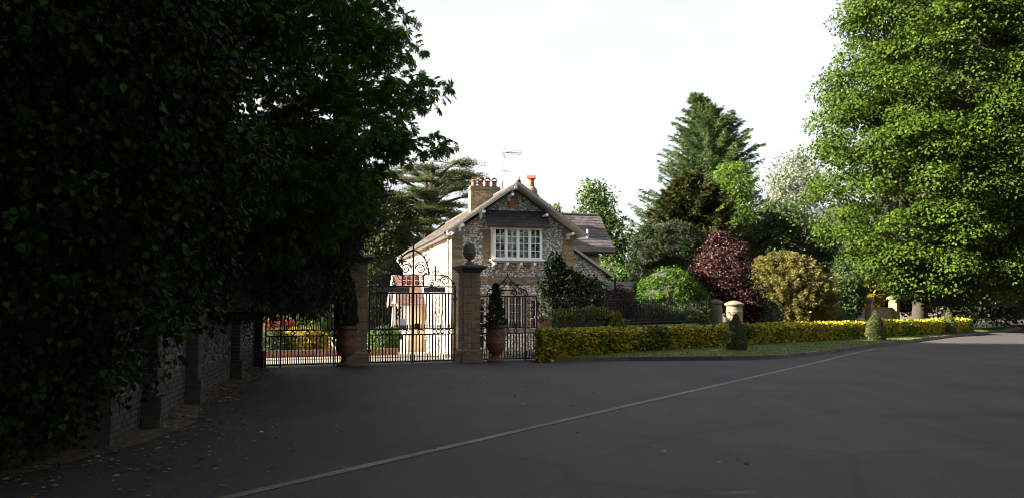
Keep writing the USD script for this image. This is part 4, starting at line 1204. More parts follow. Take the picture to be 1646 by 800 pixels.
def side_gate(label, s0, s1, l0, l1, right):
    """A pedestrian gate: leaf between two posts, scrolled side panels and crest."""
    t = thing('side_gate', label, 'gate', G.pt((s0 + s1) / 2, 0, 0))
    zt = 1.86
    for s in sorted({s0, l0, l1, s1}):
        part(t, 'post', MB().box(G, s - 0.02, s + 0.02, -0.02, 0.02, 0.0, zt + (0.05 if s in (l0, l1) else 0)), IRON)
    for a, b in ((s0, l0), (l0, l1), (l1, s1)):
        if b - a < 0.08:
            continue
        leafp = a == l0
        for z in (0.06, ZM0, ZM1) + ((zt,) if True else ()):
            rail(t, a + 0.02, b - 0.02, z, 0.015)
        k = max(2, round((b - a) / 0.092))
        st = (b - a) / k
        for i in range(1, k):
            bar(t, a + st * i, 0.075, ZM0 - 0.015, 0.0135)
            if leafp:
                bar(t, a + st * i, ZM1 + 0.015, zt - 0.015, 0.0135)
        spikes(t, [a + st * (i + 0.5) for i in range(k)], 0.075, 0.32, 'dog_bars', 0.011)
        rail(t, a + 0.02, b - 0.02, 0.19, 0.007, name='dog_rail', dd=0.006)
        if leafp:
            spikes(t, [a + st * (i + 0.5) for i in range(k)], ZM1 + 0.015, ZM1 + 0.17, 'short_spikes', 0.010)
            m0 = (ZM0 + ZM1) / 2
            for c in np.linspace(a + 0.3, b - 0.3, 3) if b - a > 0.9 else ((a + b) / 2 - 0.12, (a + b) / 2, (a + b) / 2 + 0.12):
                an = np.linspace(0, 2 * math.pi, 17)
                iron(t, np.stack([c + 0.05 * np.cos(an), m0 + 0.05 * np.sin(an)], 1), 0.009, 'ring', taper=False)
        else:
            c = (a + b) / 2
            hw = (b - a) / 2 - 0.03
            for i, z in enumerate(np.arange(ZM1 + 0.13, zt - 0.08, 0.21)):
                hd = 1 if i % 2 else -1
                iron(t, spiral((c - hd * hw * 0.25, z), min(0.085, hw * 0.75), math.pi / 2 * hd, 1.6, hd), 0.009)
                iron(t, curve([(c + hd * hw * 0.8, z - 0.1), (c + hd * hw * 0.4, z), (c + hd * hw * 0.8, z + 0.1)]), 0.008)
    cx = (l0 + l1) / 2
    for hd in (1, -1):
        for dx, dz, r in ((0.40, 0.14, 0.11), (0.17, 0.12, 0.085), (0.10, 0.36, 0.075), (0.30, 0.30, 0.06)):
            iron(t, spiral((cx + hd * dx, zt + dz), r, math.pi / 2 - hd * math.pi / 2, 1.8, hd), 0.010)
        iron(t, curve([(cx + hd * 0.62, zt + 0.02), (cx + hd * 0.52, zt + 0.2), (cx + hd * 0.34, zt + 0.25), (cx + hd * 0.2, zt + 0.38), (cx + hd * 0.05, zt + 0.52), (cx, zt + 0.66)]), 0.012)
        iron(t, curve([(cx + hd * 0.24, zt + 0.02), (cx + hd * 0.28, zt + 0.14), (cx + hd * 0.2, zt + 0.24), (cx + hd * 0.06, zt + 0.26)]), 0.010)
    iron(t, [(cx - 0.2, zt + 0.0), (cx - 0.2, zt + 0.17), (cx + 0.2, zt + 0.17), (cx + 0.2, zt)], 0.011, 'crest_frame', taper=False)
    if right:
        part(t, 'crest_plate', MB().box(G, cx - 0.09, cx + 0.07, -0.008, 0.008, zt + 0.02, zt + 0.155), BRASS)
        b = [(s1 + 0.02, 1.75), (s1 + 0.05, 1.45), (s1 + 0.17, 1.3), (s1 + 0.22, 1.12)]
        iron(t, curve(b), 0.013)
        iron(t, spiral((s1 + 0.14, 1.17), 0.09, 0.0, 1.7, -1), 0.010)
        iron(t, spiral((s1 + 0.07, 1.62), 0.06, 0.0, 1.5, 1), 0.010)
    return t


side_gate('scrolled black iron side gate behind the terracotta urn with spiral topiary', 3.20, 4.98, 3.52, 4.62, True)
side_gate('black iron side gate under the overhanging dark yew, golden bush behind', -2.62, -0.60, -2.25, -0.88, False)

# low brick pier, dwarf wall and railings
LPc = at(872.5, 520, 24.1)
lp = thing('low_brick_pier', 'short flat-topped brick pier at the end of the iron railings', 'pier', (LPc[0], LPc[1], 0))
LPF = Frame((LPc[0], LPc[1]), G.a, G.n)
part(lp, 'shaft', MB().box(LPF, -0.15, 0.15, -0.15, 0.15, 0, 1.20), MORTAR)
m = MB()
for F in (Frame(LPF.pt(-0.17, 0.17, 0), LPF.a, LPF.n), Frame(LPF.pt(-0.17, 0.17, 0), -LPF.n, -LPF.a), Frame(LPF.pt(0.17, 0.17, 0), -LPF.n, LPF.a), Frame(LPF.pt(-0.17, -0.17, 0), LPF.a, -LPF.n)):
    bricks(F, 0, 0.34, 0.0, 1.2, -0.02, rp_, mb=m)
part(lp, 'bricks', m, REDBRICK, kind='stuff')
part(lp, 'coping', MB().box(LPF, -0.21, 0.21, -0.21, 0.21, 1.2, 1.27), STONE)

RA, RBp = at(881, 500, 25.4), at(1140, 500, 33.4)
rdir = unit(np.array([RBp[0] - RA[0], RBp[1] - RA[1], 0]))
RL = Frame((RA[0], RA[1]), rdir, np.array([rdir[1], -rdir[0], 0]))
rlen = np.linalg.norm((RBp - RA)[:2])
dw = thing('dwarf_wall', 'low brick wall carrying the iron railings behind the golden hedge', 'wall', (RA[0], RA[1], 0))
part(dw, 'core', MB().box(RL, 0.12, rlen - 0.1, -0.11, 0.09, -0.2, 0.80), DARKMORTAR)
part(dw, 'bricks', bricks(RL, 0.12, rlen - 0.1, 0.3, 0.8, 0.09, rp_), REDBRICK, kind='stuff')
part(dw, 'coping', MB().box(RL, 0.1, rlen - 0.08, -0.15, 0.15, 0.8, 0.86), STONE)
rt = thing('railings', 'tall black iron railings between the low pier and the round stone pier', 'railings', (RA[0], RA[1], 0.86))
nb_ = 66
for k in range(nb_ + 1):
    s = 0.05 + (rlen - 0.15) * k / nb_
    zt = 1.98 - 0.17 * k / nb_
    part(rt, 'bar', MB().tube(RL.pt(np.full(2, s), np.zeros(2), np.array([0.86, zt - 0.07])), 0.0125, 6).tube(RL.pt(np.full(3, s), np.zeros(3), np.array([zt - 0.07, zt - 0.04, zt])), [0.011, 0.015, 0.002], 6), IRON)
q0, q1 = RL.pt([0.03, rlen], [0.012, 0.012], [1.86, 1.69]), RL.pt([0.03, rlen], [-0.012, -0.012], [1.86, 1.69])
part(rt, 'rail', MB().hexa(np.vstack([q0, q1[::-1]]), np.vstack([q0, q1[::-1]]) + [0, 0, 0.025]), IRON)
part(rt, 'rail', MB().box(RL, 0.03, rlen, -0.012, 0.012, 0.96, 0.985), IRON)
spk = MB()
for k in range(nb_):
    s = 0.05 + (rlen - 0.15) * (k + 0.5) / nb_
    spk.tube(RL.pt(np.full(3, s), np.zeros(3), np.array([0.985, 1.07, 1.12])), [0.009, 0.009, 0.002], 5)
part(rt, 'short_spikes', spk, IRON, kind='stuff')


def round_pier(label, px, pyt, y, r, zt):
    c = at(px, pyt, y)
    t = thing('stone_pier', label, 'pier', (c[0], c[1], 0))
    o = np.array([c[0], c[1], 0])
    part(t, 'shaft', MB().lathe(o, [(r * 1.04, -0.1), (r * 1.04, 0.12), (r, 0.15), (r, zt - 0.52), (r * 1.07, zt - 0.50), (r * 1.07, zt - 0.44), (r, zt - 0.42), (r, zt - 0.24)], 26), STONE, 40)
    part(t, 'cap', MB().lathe(o, [(r, zt - 0.24), (r * 1.2, zt - 0.2), (r * 1.24, zt - 0.185), (r * 1.24, zt - 0.13), (r * 1.05, zt - 0.09), (r * 0.6, zt - 0.03), (r * 0.25, zt), (0, zt)], 26), CAPSTONE if False else STONE, 40)
    return t


round_pier('round stone pier with domed cap at the end of the railings', 1150.5, 480, 35.2, 0.285, at(1150, 480, 35.2)[2])
round_pier('wider round stone pier with domed cap behind the first clipped cone', 1180, 483, 33.7, 0.335, at(1180, 482.5, 33.7)[2])


def square_pier(label, px0, px1, pyt, y):
    a, b = at(px0, pyt, y), at(px1, pyt, y)
    c, w = (a + b) / 2, (b - a)[0] / 2.2
    F = Frame((c[0], c[1]), np.array([0.72, 0.69, 0]), np.array([0.69, -0.72, 0]))
    t = thing('wall_pier', label, 'pier', (c[0], c[1], 0))
    zt = c[2]
    w *= 0.74
    part(t, 'shaft', MB().box(F, -w + 0.01, w - 0.01, -w + 0.01, w - 0.01, -0.1, zt - 0.3), MORTAR)
    m = MB()
    for G_ in (Frame(F.pt(-w, w, 0), F.a, F.n), Frame(F.pt(-w, w, 0), -F.n, -F.a), Frame(F.pt(w, w, 0), -F.n, F.a)):
        bricks(G_, 0, 2 * w, 0, zt - 0.3, -0.02, rp_, mb=m)
    part(t, 'bricks', m, BRICK, kind='stuff')
    p = w + 0.08
    R = [F.pt([-o, o, o, -o], [o, o, -o, -o], np.full(4, z)) for o, z in ((w, zt - 0.3), (p, zt - 0.26), (p, zt - 0.15), (p - 0.08, zt - 0.08), (0.1, zt))]
    part(t, 'cap', joined([MB().hexa(x, y_) for x, y_ in zip(R, R[1:])]), STONE)


square_pier('sunlit square brick pier with pyramid cap under the lime tree', 1427, 1446, 474, 48)
square_pier('narrow brick pier with weathered cap beside the yellow shrub', 1390, 1404, 477, 46)
square_pier('small pale pier half hidden beneath the low lime branches', 1466, 1478, 482, 55)
WA, WB = at(1365, 500, 45.0), at(1441, 500, 48.3)
wd = unit(np.array([WB[0] - WA[0], WB[1] - WA[1], 0]))
WF = Frame((WA[0], WA[1]), wd, np.array([wd[1], -wd[0], 0]))
wlen = np.linalg.norm((WB - WA)[:2])
bw = thing('boundary_wall', 'brick boundary wall with flint panels between the small brick piers', 'wall', (WA[0], WA[1], 0))
zt = at(1410, 493, 47)[2]
part(bw, 'core', MB().box(WF, 0, wlen, -0.2, 0, -0.2, zt - 0.08), MORTAR)
part(bw, 'coping', MB().box(WF, -0.02, wlen + 0.02, -0.25, 0.07, zt - 0.08, zt), STONE)
hole = lambda s, z: (0.45 < (s % 2.1) < 1.75) and 0.25 < z < zt - 0.55
part(bw, 'bricks', bricks(WF, 0, wlen, 0.0, zt - 0.08, 0.0, rp_, hole=hole), BRICK, kind='stuff')
for k in range(int(wlen / 2.1) + 1):
    a, b = 2.1 * k + 0.42, min(2.1 * k + 1.78, wlen)
    if b - a > 0.3:
        part(bw, 'flint_panel', flints(WF, Polygon([(a, 0.25), (b, 0.25), (b, zt - 0.55), (a, zt - 0.55)]), 0.0, 0.14, rp_), FLINT, kind='stuff')

# the shaded wall on the left: brick with flint panels and buttress piers
LA, LBp = np.array([-4.55, 9.0]), np.array([-6.75, 20.9])
ld = unit(np.r_[LBp - LA, 0])
LF = Frame(LA, ld, np.array([ld[1], -ld[0], 0]))
llen = np.linalg.norm(LBp - LA)
lw = thing('flint_wall', 'shaded pale brick wall with flint panels and buttresses beneath the trees', 'wall', (LA[0], LA[1], 0))
part(lw, 'core', MB().box(LF, 0, llen, -0.3, 0, -0.1, 1.75), DARKMORTAR)
bp = [LF.px(300, 600)[0], LF.px(371, 600)[0], LF.px(408, 600)[0], LF.px(232, 600)[0]]
bp = sorted(bp)
cuts = [0.0] + bp + [llen]
panels = []
for a, b in zip(cuts, cuts[1:]):
    if b - a > 1.0:
        panels.append((a + 0.32, b - 0.32))
hole = lambda s, z: any(a < s < b for a, b in panels) and 0.52 < z < 1.42
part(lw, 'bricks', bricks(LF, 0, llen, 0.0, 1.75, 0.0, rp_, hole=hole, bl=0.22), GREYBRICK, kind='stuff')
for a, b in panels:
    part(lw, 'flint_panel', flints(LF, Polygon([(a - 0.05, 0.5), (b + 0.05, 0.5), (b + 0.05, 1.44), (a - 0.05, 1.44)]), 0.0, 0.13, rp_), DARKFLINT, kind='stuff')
part(lw, 'coping', MB().box(LF, -0.05, llen + 0.05, -0.36, 0.06, 1.752, 1.83), CAPSTONE)
for s in bp:
    bt_ = part(lw, 'buttress', MB().box(LF, s - 0.145, s + 0.145, 0.022, 0.185, 0.42, 1.9).box(LF, s - 0.185, s + 0.185, 0.022, 0.245, -0.1, 0.40), DARKMORTAR)
    m = MB()
    for hw, dd, z0, z1 in ((0.16, 0.2, 0.42, 1.9), (0.2, 0.26, -0.05, 0.42)):
        bricks(LF, s - hw, s + hw, z0, z1, dd - 0.02, rp_, mb=m)
        for sg in (-1, 1):
            bricks(Frame(LF.pt(s + sg * hw, 0.03, 0), LF.n, LF.a * sg), 0, dd - 0.03, z0, z1, -0.02, rp_, mb=m)
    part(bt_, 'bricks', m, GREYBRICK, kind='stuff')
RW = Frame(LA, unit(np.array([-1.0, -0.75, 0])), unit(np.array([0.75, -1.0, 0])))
part(lw, 'return_wall', MB().box(RW, 0.0, 11, -0.3, 0, -0.1, 1.85), GREYBRICK)  # hidden stretch added to block a bright gap behind the foliage

# ------------------------------------------------------------------ terracotta urns with topiary
def urn(label, px, py):
    c = gnd(px, py)
    t = thing('terracotta_urn', label, 'urn', c, None)
    prof = [(0.24, 0), (0.25, 0.05), (0.20, 0.08), (0.16, 0.11), (0.115, 0.16), (0.11, 0.22), (0.16, 0.27), (0.225, 0.33), (0.262, 0.42), (0.272, 0.50), (0.285, 0.52), (0.285, 0.545), (0.27, 0.56), (0.262, 0.70), (0.252, 0.86), (0.262, 0.95), (0.305, 0.97), (0.325, 1.00), (0.325, 1.04), (0.30, 1.055), (0.27, 1.05), (0.25, 0.98), (0, 0.97)]
    part(t, 'bowl', MB().lathe(c, prof, 28), TERRACOTTA, 40)
    sw = MB()
    for k in range(8):
        a0 = k * math.pi / 4
        u = np.linspace(0, 1, 9)
        a = a0 + u * math.pi / 4
        z = 0.86 - 0.13 * np.sin(u * math.pi)
        r = np.interp(z, [0.56, 0.70, 0.86], [0.27, 0.262, 0.252]) + 0.008
        sw.tube(np.stack([c[0] + r * np.cos(a), c[1] + r * np.sin(a), c[2] + z], 1), 0.016, 5)
    part(t, 'swag', sw, TERRACOTTA, 50)
    for a in (0.35, 0.35 + math.pi):
        p = [[c[0] + r * math.cos(a), c[1] + r * math.sin(a), c[2] + z] for r, z in ((0.26, 0.62), (0.33, 0.60), (0.36, 0.68), (0.33, 0.77), (0.26, 0.76))]
        part(t, 'handle', MB().tube(np.array(p), 0.024, 6), TERRACOTTA, 50)
    part(t, 'soil', MB().lathe(c, [(0.25, 0.985), (0, 1.0)], 16), SOIL)
    return c


def shell_leaves(rng, P, N, size, tmpl=KITE, scatter=0.6, droop=0.1):
    return set_leaves(tmpl, P, unit(rng.normal(size=P.shape) + [0, 0, 0.4 - droop]), unit(N + rng.normal(size=P.shape) * scatter), size * (0.7 + 0.6 * rng.random(len(P))))


cu = urn('terracotta urn holding the spiral topiary in front of the side gate', 797, 581)
rt_ = np.random.default_rng(41)
u = rt_.random(9000)
a = rt_.random(9000) * 2 * math.pi
z = u ** 1.25 * 1.22
turn = (z / 1.22 * 4.3 - a / (2 * math.pi)) % 1.0
rr = (0.27 * (1 - z / 1.25) + 0.05) * (0.25 + 0.85 * np.sqrt(np.abs(np.sin(turn * math.pi)))) * (0.92 + 0.14 * rt_.random(9000))
P = np.stack([cu[0] + rr * np.cos(a), cu[1] + rr * np.sin(a), cu[2] + 1.0 + z], 1)
tp = thing('spiral_topiary', 'spiral-clipped dark topiary growing in the terracotta urn by the side gate', 'topiary', cu + [0, 0, 1.0])
part(tp, 'stem', MB().tube([cu + [0, 0, 0.95], cu + [0, 0, 2.15]], [0.03, 0.012], 7), BARK)
part(tp, 'foliage', shell_leaves(rt_, P, np.stack([np.cos(a), np.sin(a), 0.4 + 0 * a], 1), 0.035), L_YEW)
cu2 = urn('darker terracotta urn holding the cone topiary beside the left gate pier', 556, 587.5)
a, u = rt_.random(9000) * 2 * math.pi, rt_.random(9000)
z = u ** 1.1 * 1.55
rr = np.interp(z, [0, 0.15, 0.6, 1.2, 1.55], [0.2, 0.3, 0.27, 0.19, 0.04]) * (0.85 + 0.25 * meshkit.noise(np.stack([np.cos(a) * 3, np.sin(a) * 3, z * 5], -1), 3))
P = np.stack([cu2[0] + rr * np.cos(a), cu2[1] + rr * np.sin(a), cu2[2] + 1.0 + z], 1)
tp = thing('cone_topiary', 'dark cone-shaped topiary growing in the urn beside the left pier', 'topiary', cu2 + [0, 0, 1.0])
part(tp, 'stem', MB().tube([cu2 + [0, 0, 0.95], cu2 + [0, 0, 2.4]], [0.04, 0.015], 7), BARK)
part(tp, 'foliage', shell_leaves(rt_, P, np.stack([np.cos(a), np.sin(a), 0.4 + 0 * a], 1), 0.04), L_YEW)

# ------------------------------------------------------------------ the golden hedge and clipped cones on the verge
rhg = np.random.default_rng(51)
HA, HB = np.array([0.72, 22.2]), np.array([25.6, 44.0])
hd_ = unit(np.r_[HB - HA, 0])
HF = Frame(HA, hd_, np.array([hd_[1], -hd_[0], 0]))
hl = np.linalg.norm(HB - HA)
hg = thing('golden_hedge', 'long clipped golden variegated hedge running along the verge', 'hedge', (HA[0], HA[1], 0.1))
part(hg, 'inner_branches', MB().box(HF, 0.8, hl - 0.12, -0.75, -0.12, -0.05, 0.74), TWIGS)  # dark box in place of the hedge's shaded inside
N_ = 46000
s = rhg.random(N_) ** 1.25 * hl
face = rhg.random(N_)
fz, fd = rhg.random(N_), rhg.random(N_)
zt_h = 0.83
bul = lambda s, z: 0.10 * (meshkit.fbm(np.stack([s * 1.6, z * 2.4, 0 * s], -1), 3, 9) - 0.5)
z = np.where(face < 0.5, 0.06 + fz * (zt_h - 0.06), np.where(face < 0.78, zt_h, 0.06 + fz * (zt_h - 0.06)))
d = np.where(face < 0.5, 0.0, np.where(face < 0.78, -fd * 0.87, -0.87))
endm = rhg.random(N_) < 0.02
s = np.where(endm, 0.02, s)
d = np.where(endm, -fd * 0.87, d)
s = s - d * 0.95 * np.clip(1 - s / 3, 0, 1)                  # the end is cut square to the drive
z = np.where(endm, 0.06 + fz * (zt_h - 0.06), z)
nd = np.where(face < 0.5, 1.0, np.where(face < 0.78, 0.0, -1.0))
b_ = bul(s, z + 3 * (face > 0.78))
d2 = d + nd * (b_ + rhg.normal(size=N_) * 0.03)
z2 = z + np.where(nd == 0, b_ * 0.7 + np.abs(rhg.normal(size=N_)) * 0.02, 0)
P = HF.pt(s, d2, z2)
Nn = HF.n[None] * nd[:, None] * 0.7 + np.array([0, 0, 0.75]) + np.where(endm[:, None], -HF.a[None], 0)
dirs = unit(HF.n[None] * nd[:, None] * 0.8 + np.array([0, 0, -0.25]) + rhg.normal(size=(N_, 3)) * 0.6)
part(hg, 'foliage', set_leaves(KITE, P, dirs, unit(Nn + rhg.normal(size=(N_, 3)) * 0.45), 0.075 + 0.05 * rhg.random(N_)), L_HEDGE)


def cone(label, px, pyb, pyt, hwpx, seed):
    rng = np.random.default_rng(seed)
    r = ray(px, pyb)
    c = np.array([0, 0, EYE]) + r * ((0.12 - EYE) / r[2])
    zt = at(px, pyt, c[1])[2] - c[2]
    r0 = hwpx / FPX * c[1]
    t = thing('clipped_cone', label, 'topiary', c, 'clipped cones on the grass verge')
    prof = lambda u: r0 * np.interp(u, [0, 0.06, 0.25, 0.5, 0.75, 0.92, 1.0], [0.78, 0.93, 1.0, 0.80, 0.48, 0.2, 0.03])
    uu = np.linspace(0, 1, 12)
    part(t, 'inner_branches', MB().lathe(c, np.stack([prof(uu) * 0.86, uu * zt * 0.97], 1), 16), TWIGS)  # dark hull in place of the cone's shaded inside
    n = 9000
    u, a = rng.random(n) ** 1.35, rng.random(n) * 2 * math.pi
    r = prof(u) * (0.94 + 0.10 * meshkit.noise(np.stack([np.cos(a) * 4, np.sin(a) * 4, u * 9], -1), seed) + rng.normal(size=n) * 0.02)
    P = np.stack([c[0] + r * np.cos(a), c[1] + r * np.sin(a), c[2] + u * zt], 1)
    part(t, 'foliage', shell_leaves(rng, P, np.stack([np.cos(a), np.sin(a), 0.35 + 0 * a], 1), 0.05), L_CONE)


cone('clipped green cone in front of the wider round stone pier', 1184, 562.5, 505, 16, 61)
cone('clipped brown-green cone standing before the small brick piers', 1408, 546, 500, 15, 62)
cone('clipped cone standing alone near the far end of the hedge', 1526, 535.5, 496, 10, 63)

# ------------------------------------------------------------------ trees and shrubs to the right of the cottage
broadleaf('lime_tree', 'tall sunlit green lime tree towering over the far end of the hedge', 'tree',
          [(-200, 1440, 1620), (-80, 1385, 1700), (0, 1368, 1720), (45, 1350, 1745), (90, 1335, 1755), (150, 1318, 1765), (210, 1300, 1775), (240, 1312, 1775), (300, 1318, 1775), (380, 1328, 1765), (430, 1350, 1745), (470, 1400, 1715), (492, 1450, 1680)],
          48, L_LIME, 101, 1000, 260, 1.25, 0.18, base=(27.0, 52.5), bark=GREYBARK, r0=0.42, nlimb=60, yr=0.75, lo=0.62, up=0.75, droop=0.75, flat=0.62, lump=0.4, front=0.5, inset=0.75, scatter=0.22, fill=0.75, core=0.55, dome=True)
rng = np.random.default_rng(77)


def conifer(name, label, rows, y, mat, seed, nb, spray, per, trunk_r=0.35, droop=0.25, rise=0.2, base=None, spread=0.65):
    """Trunk with whorled side branches, each carrying hanging needle sprays."""
    rng = np.random.default_rng(seed)
    O = Outline(rows, y)
    b = np.array([O.xc[0], y, float(gz(O.xc[0], y))])
    t = thing(name, label, 'tree', b)
    zs = np.linspace(b[2] - 0.2, O.z[-1], 10)
    trunk = MB().tube(np.stack([np.interp(zs, O.z, O.xc), np.full(10, y), zs], 1), np.linspace(trunk_r, 0.03, 10), 8)
    P, D_ = [], []
    zz = O.z[0] + (O.z[-1] - O.z[0]) * rng.random(nb) ** 0.85
    for z in zz:
        a = rng.random() * 2 * math.pi
        ln = np.interp(z, O.z, O.r) * rng.uniform(spread, 1.12) + 0.15
        u = np.linspace(0, 1, 6)
        rad = ln * u
        h = z - rise * ln + rise * 1.5 * ln * u - droop * ln * u ** 3 * 0.8
        c = np.interp(z, O.z, O.xc)
        br = np.stack([c + rad * math.cos(a), y + rad * math.sin(a), h], 1)
        trunk.tube(br, np.linspace(0.02 + 0.012 * ln, 0.008, 6), 4)
        k = int(per * (0.4 + ln / O.r.max()))
        w = rng.random(k) ** 0.75
        side = rng.normal(size=k) * 0.16 * ln * (1.05 - w)
        p = np.stack([np.interp(w, u, br[:, i]) for i in range(3)], 1) + np.stack([-math.sin(a) * side, math.cos(a) * side, -np.abs(rng.normal(size=k)) * 0.10 * ln * droop + rng.normal(size=k) * 0.05], 1)
        P.append(p)
        D_.append(np.stack([np.cos(a + rng.normal(size=k) * 0.7), np.sin(a + rng.normal(size=k) * 0.7), rng.normal(size=k) * 0.35 - droop + 0.1], 1))
    P, D_ = np.vstack(P), np.vstack(D_)
    part(t, 'trunk', trunk, BARK, 40)
    part(t, 'crown', set_leaves(SPRAY, P, D_, unit(rng.normal(size=P.shape) * 0.5 + [0, 0, 1]), spray * (0.6 + 0.8 * rng.random(len(P)))), mat)
    return t


conifer('deodar_tree', 'tallest feathery green conifer rising behind the brown yew', [(152, 1116, 1124), (172, 1108, 1142), (192, 1094, 1180), (215, 1085, 1200), (240, 1078, 1222), (270, 1062, 1218), (300, 1048, 1222), (340, 1020, 1218), (380, 1015, 1215), (440, 1010, 1205)], 72, L_DEODAR, 102, 560, 0.36, 160, 0.4, droop=0.12, rise=0.5, spread=0.42)
broadleaf('ash_tree', 'light green broadleaved tree directly behind the slate-roofed wing', 'tree', [(294, 940, 966), (312, 920, 990), (340, 914, 1002), (370, 925, 1016), (400, 938, 1028), (440, 945, 1032), (475, 950, 1032)],
          62, L_ASH, 103, 210, 46, 0.85, 0.24, r0=0.22, nlimb=30, lo=0.2, lump=0.4)
broadleaf('maple_tree', 'bright yellow-green maple between the tall conifer and the silver tree', 'tree', [(262, 1165, 1195), (276, 1145, 1218), (300, 1128, 1230), (330, 1138, 1232), (360, 1160, 1236), (395, 1170, 1236), (440, 1180, 1230)],
          58, L_MAPLE, 104, 230, 55, 0.85, 0.17, r0=0.2, up=1.0, flat=0.35, lump=0.35)
conifer('brown_yew', 'bronze-green conical yew in front of the tallest conifer', [(280, 1106, 1114), (300, 1088, 1135), (325, 1066, 1160), (350, 1050, 1176), (380, 1042, 1188), (430, 1040, 1190)], 54, L_BROWNYEW, 105, 300, 0.36, 170, 0.3, droop=0.1, rise=0.6)
broadleaf('clipped_yew', 'big dark flat-topped clipped yew behind the round green bush', 'shrub', [(361, 1046, 1092), (370, 1026, 1122), (395, 1013, 1138), (430, 1012, 1140), (455, 1014, 1140), (495, 1020, 1135)],
          45, L_YEW, 106, 420, 110, 0.34, 0.10, core=0.86, lo=0.9, lump=0.06, tmpl=KITE, scatter=0.8, inset=0.15)
broadleaf('round_bush', 'neat round bright green bush behind the railings', 'bush', [(432, 1058, 1084), (440, 1038, 1102), (452, 1024, 1118), (468, 1017, 1132), (490, 1020, 1140), (520, 1026, 1138)],
          35, L_ROUND, 107, 420, 75, 0.26, 0.085, core=0.82, lo=0.88, lump=0.07, r0=0.08, inset=0.12, up=0.9)
broadleaf('purple_shrub', 'small dark purple shrub behind the middle of the railings', 'shrub', [(462, 988, 1003), (473, 975, 1020), (492, 962, 1030), (520, 965, 1028)], 31, L_PURPLE, 108, 110, 60, 0.22, 0.07, r0=0.05, lo=0.4)
broadleaf('copper_maple', 'dark copper-purple maple behind the two round stone piers', 'tree', [(376, 1142, 1168), (392, 1126, 1196), (415, 1112, 1208), (440, 1108, 1216), (465, 1118, 1228), (490, 1146, 1236), (512, 1170, 1228)],
          36, L_PURPLE, 109, 330, 60, 0.36, 0.10, r0=0.12, lo=0.45, up=0.8, flat=0.45, lump=0.3)
conifer('tan_conifer', 'golden tan feathery conifer bush behind the middle of the hedge', [(408, 1246, 1264), (422, 1226, 1292), (440, 1212, 1312), (460, 1213, 1335), (485, 1222, 1345), (515, 1235, 1338)], 41, L_GOLDTAN, 110, 620, 0.16, 230, 0.15, droop=0.1, rise=0.55)
broadleaf('silver_tree', 'pale silvery-leaved tree behind the dark shrubs and lime tree', 'tree', [(248, 1258, 1284), (262, 1236, 1312), (290, 1224, 1332), (320, 1222, 1338), (355, 1225, 1340), (400, 1235, 1335)],
          85, L_SILVER, 111, 260, 60, 1.2, 0.26, r0=0.3, nlimb=40, lo=0.3)
broadleaf('evergreen_shrub', 'broad mid-green shrub below the silver tree', 'shrub', [(332, 1225, 1275), (352, 1202, 1325), (380, 1190, 1350), (415, 1188, 1360), (455, 1192, 1360), (495, 1200, 1350)], 56, L_SHRUB, 112, 380, 70, 0.8, 0.18, r0=0.15, lo=0.6, core=0.6)
broadleaf('laurel_shrub', 'dark green laurel shrub right beside the tan conifer', 'shrub', [(428, 1340, 1368), (445, 1326, 1395), (475, 1320, 1394), (515, 1325, 1378)], 45.5, L_SHRUB, 113, 180, 70, 0.4, 0.13, r0=0.08, lo=0.5, core=0.6)
conifer('yellow_shrub', 'bright yellow shrub poking up beneath the lime tree', [(440, 1384, 1388), (452, 1372, 1404), (472, 1370, 1412), (495, 1375, 1410)], 50, L_YELLOW, 114, 80, 0.32, 60, 0.06, droop=0.0, rise=0.9)
broadleaf('slender_conifer', 'tip of a small yellowish tree showing over the cottage roof', 'tree', [(327, 891, 895), (340, 884, 904), (360, 878, 912), (400, 872, 915)], 72, L_GOLDTAN, 115, 60, 50, 0.5, 0.2, r0=0.1)
broadleaf('magnolia', 'dark glossy-leaved shrub climbing the right corner of the cottage front', 'shrub', [(410, 888, 898), (424, 874, 910), (438, 868, 940), (452, 864, 974), (475, 866, 986), (510, 878, 982)],
          32.2, L_MAGNOLIA, 116, 190, 46, 0.25, 0.12, r0=0.07, lo=0.4, yr=0.35, up=0.4, droop=0.6, lump=0.3, base=(2.9, 32.6))
broadleaf('golden_privet', 'low yellow-topped privet behind the first stretch of railings', 'hedge', [(497, 895, 975), (503, 880, 1000), (518, 878, 1012), (540, 882, 1008)], 28.2, L_PRIVET, 117, 300, 60, 0.2, 0.07, r0=0.05, yr=0.3, lo=0.7, core=0.7, lump=0.12, inset=0.1)
for k, (x0, x1, y0, yy, sd) in enumerate([(1008, 1090, 486, 32.5, 201), (1070, 1150, 492, 33.2, 202), (930, 1010, 505, 31.5, 203), (1190, 1262, 482, 37.5, 204), (1250, 1330, 488, 42, 205), (1305, 1372, 492, 44, 206)]):
    lab = ['low dark shrub in shade at the foot of the round green bush', 'dark low shrub behind the railings beside the round stone pier', 'low dark shrub behind the yellow privet and railings', 'low dark shrub beneath the copper maple', 'low dark shrub beneath the tan conifer', 'low dark shrub between the tan conifer and boundary wall'][k]
    broadleaf('low_shrub', lab, 'shrub', [(y0, x0 + 25, x1 - 25), (y0 + 9, x0 + 6, x1 - 6), (y0 + 22, x0, x1), (y0 + 48, x0 + 4, x1 - 4)], yy, L_SHRUB, sd, 130, 60, 0.3, 0.09, r0=0.05, lo=0.6, core=0.7)
broadleaf('woodland_edge', 'dark evergreen thicket in deep shade under the lime tree', 'shrub', [(375, 1500, 2050), (420, 1480, 2080), (460, 1475, 2080), (512, 1478, 2090)], 55.5, L_YEW, 118, 520, 80, 1.0, 0.24, r0=0.2, yr=0.22, lo=0.7, core=0.8)
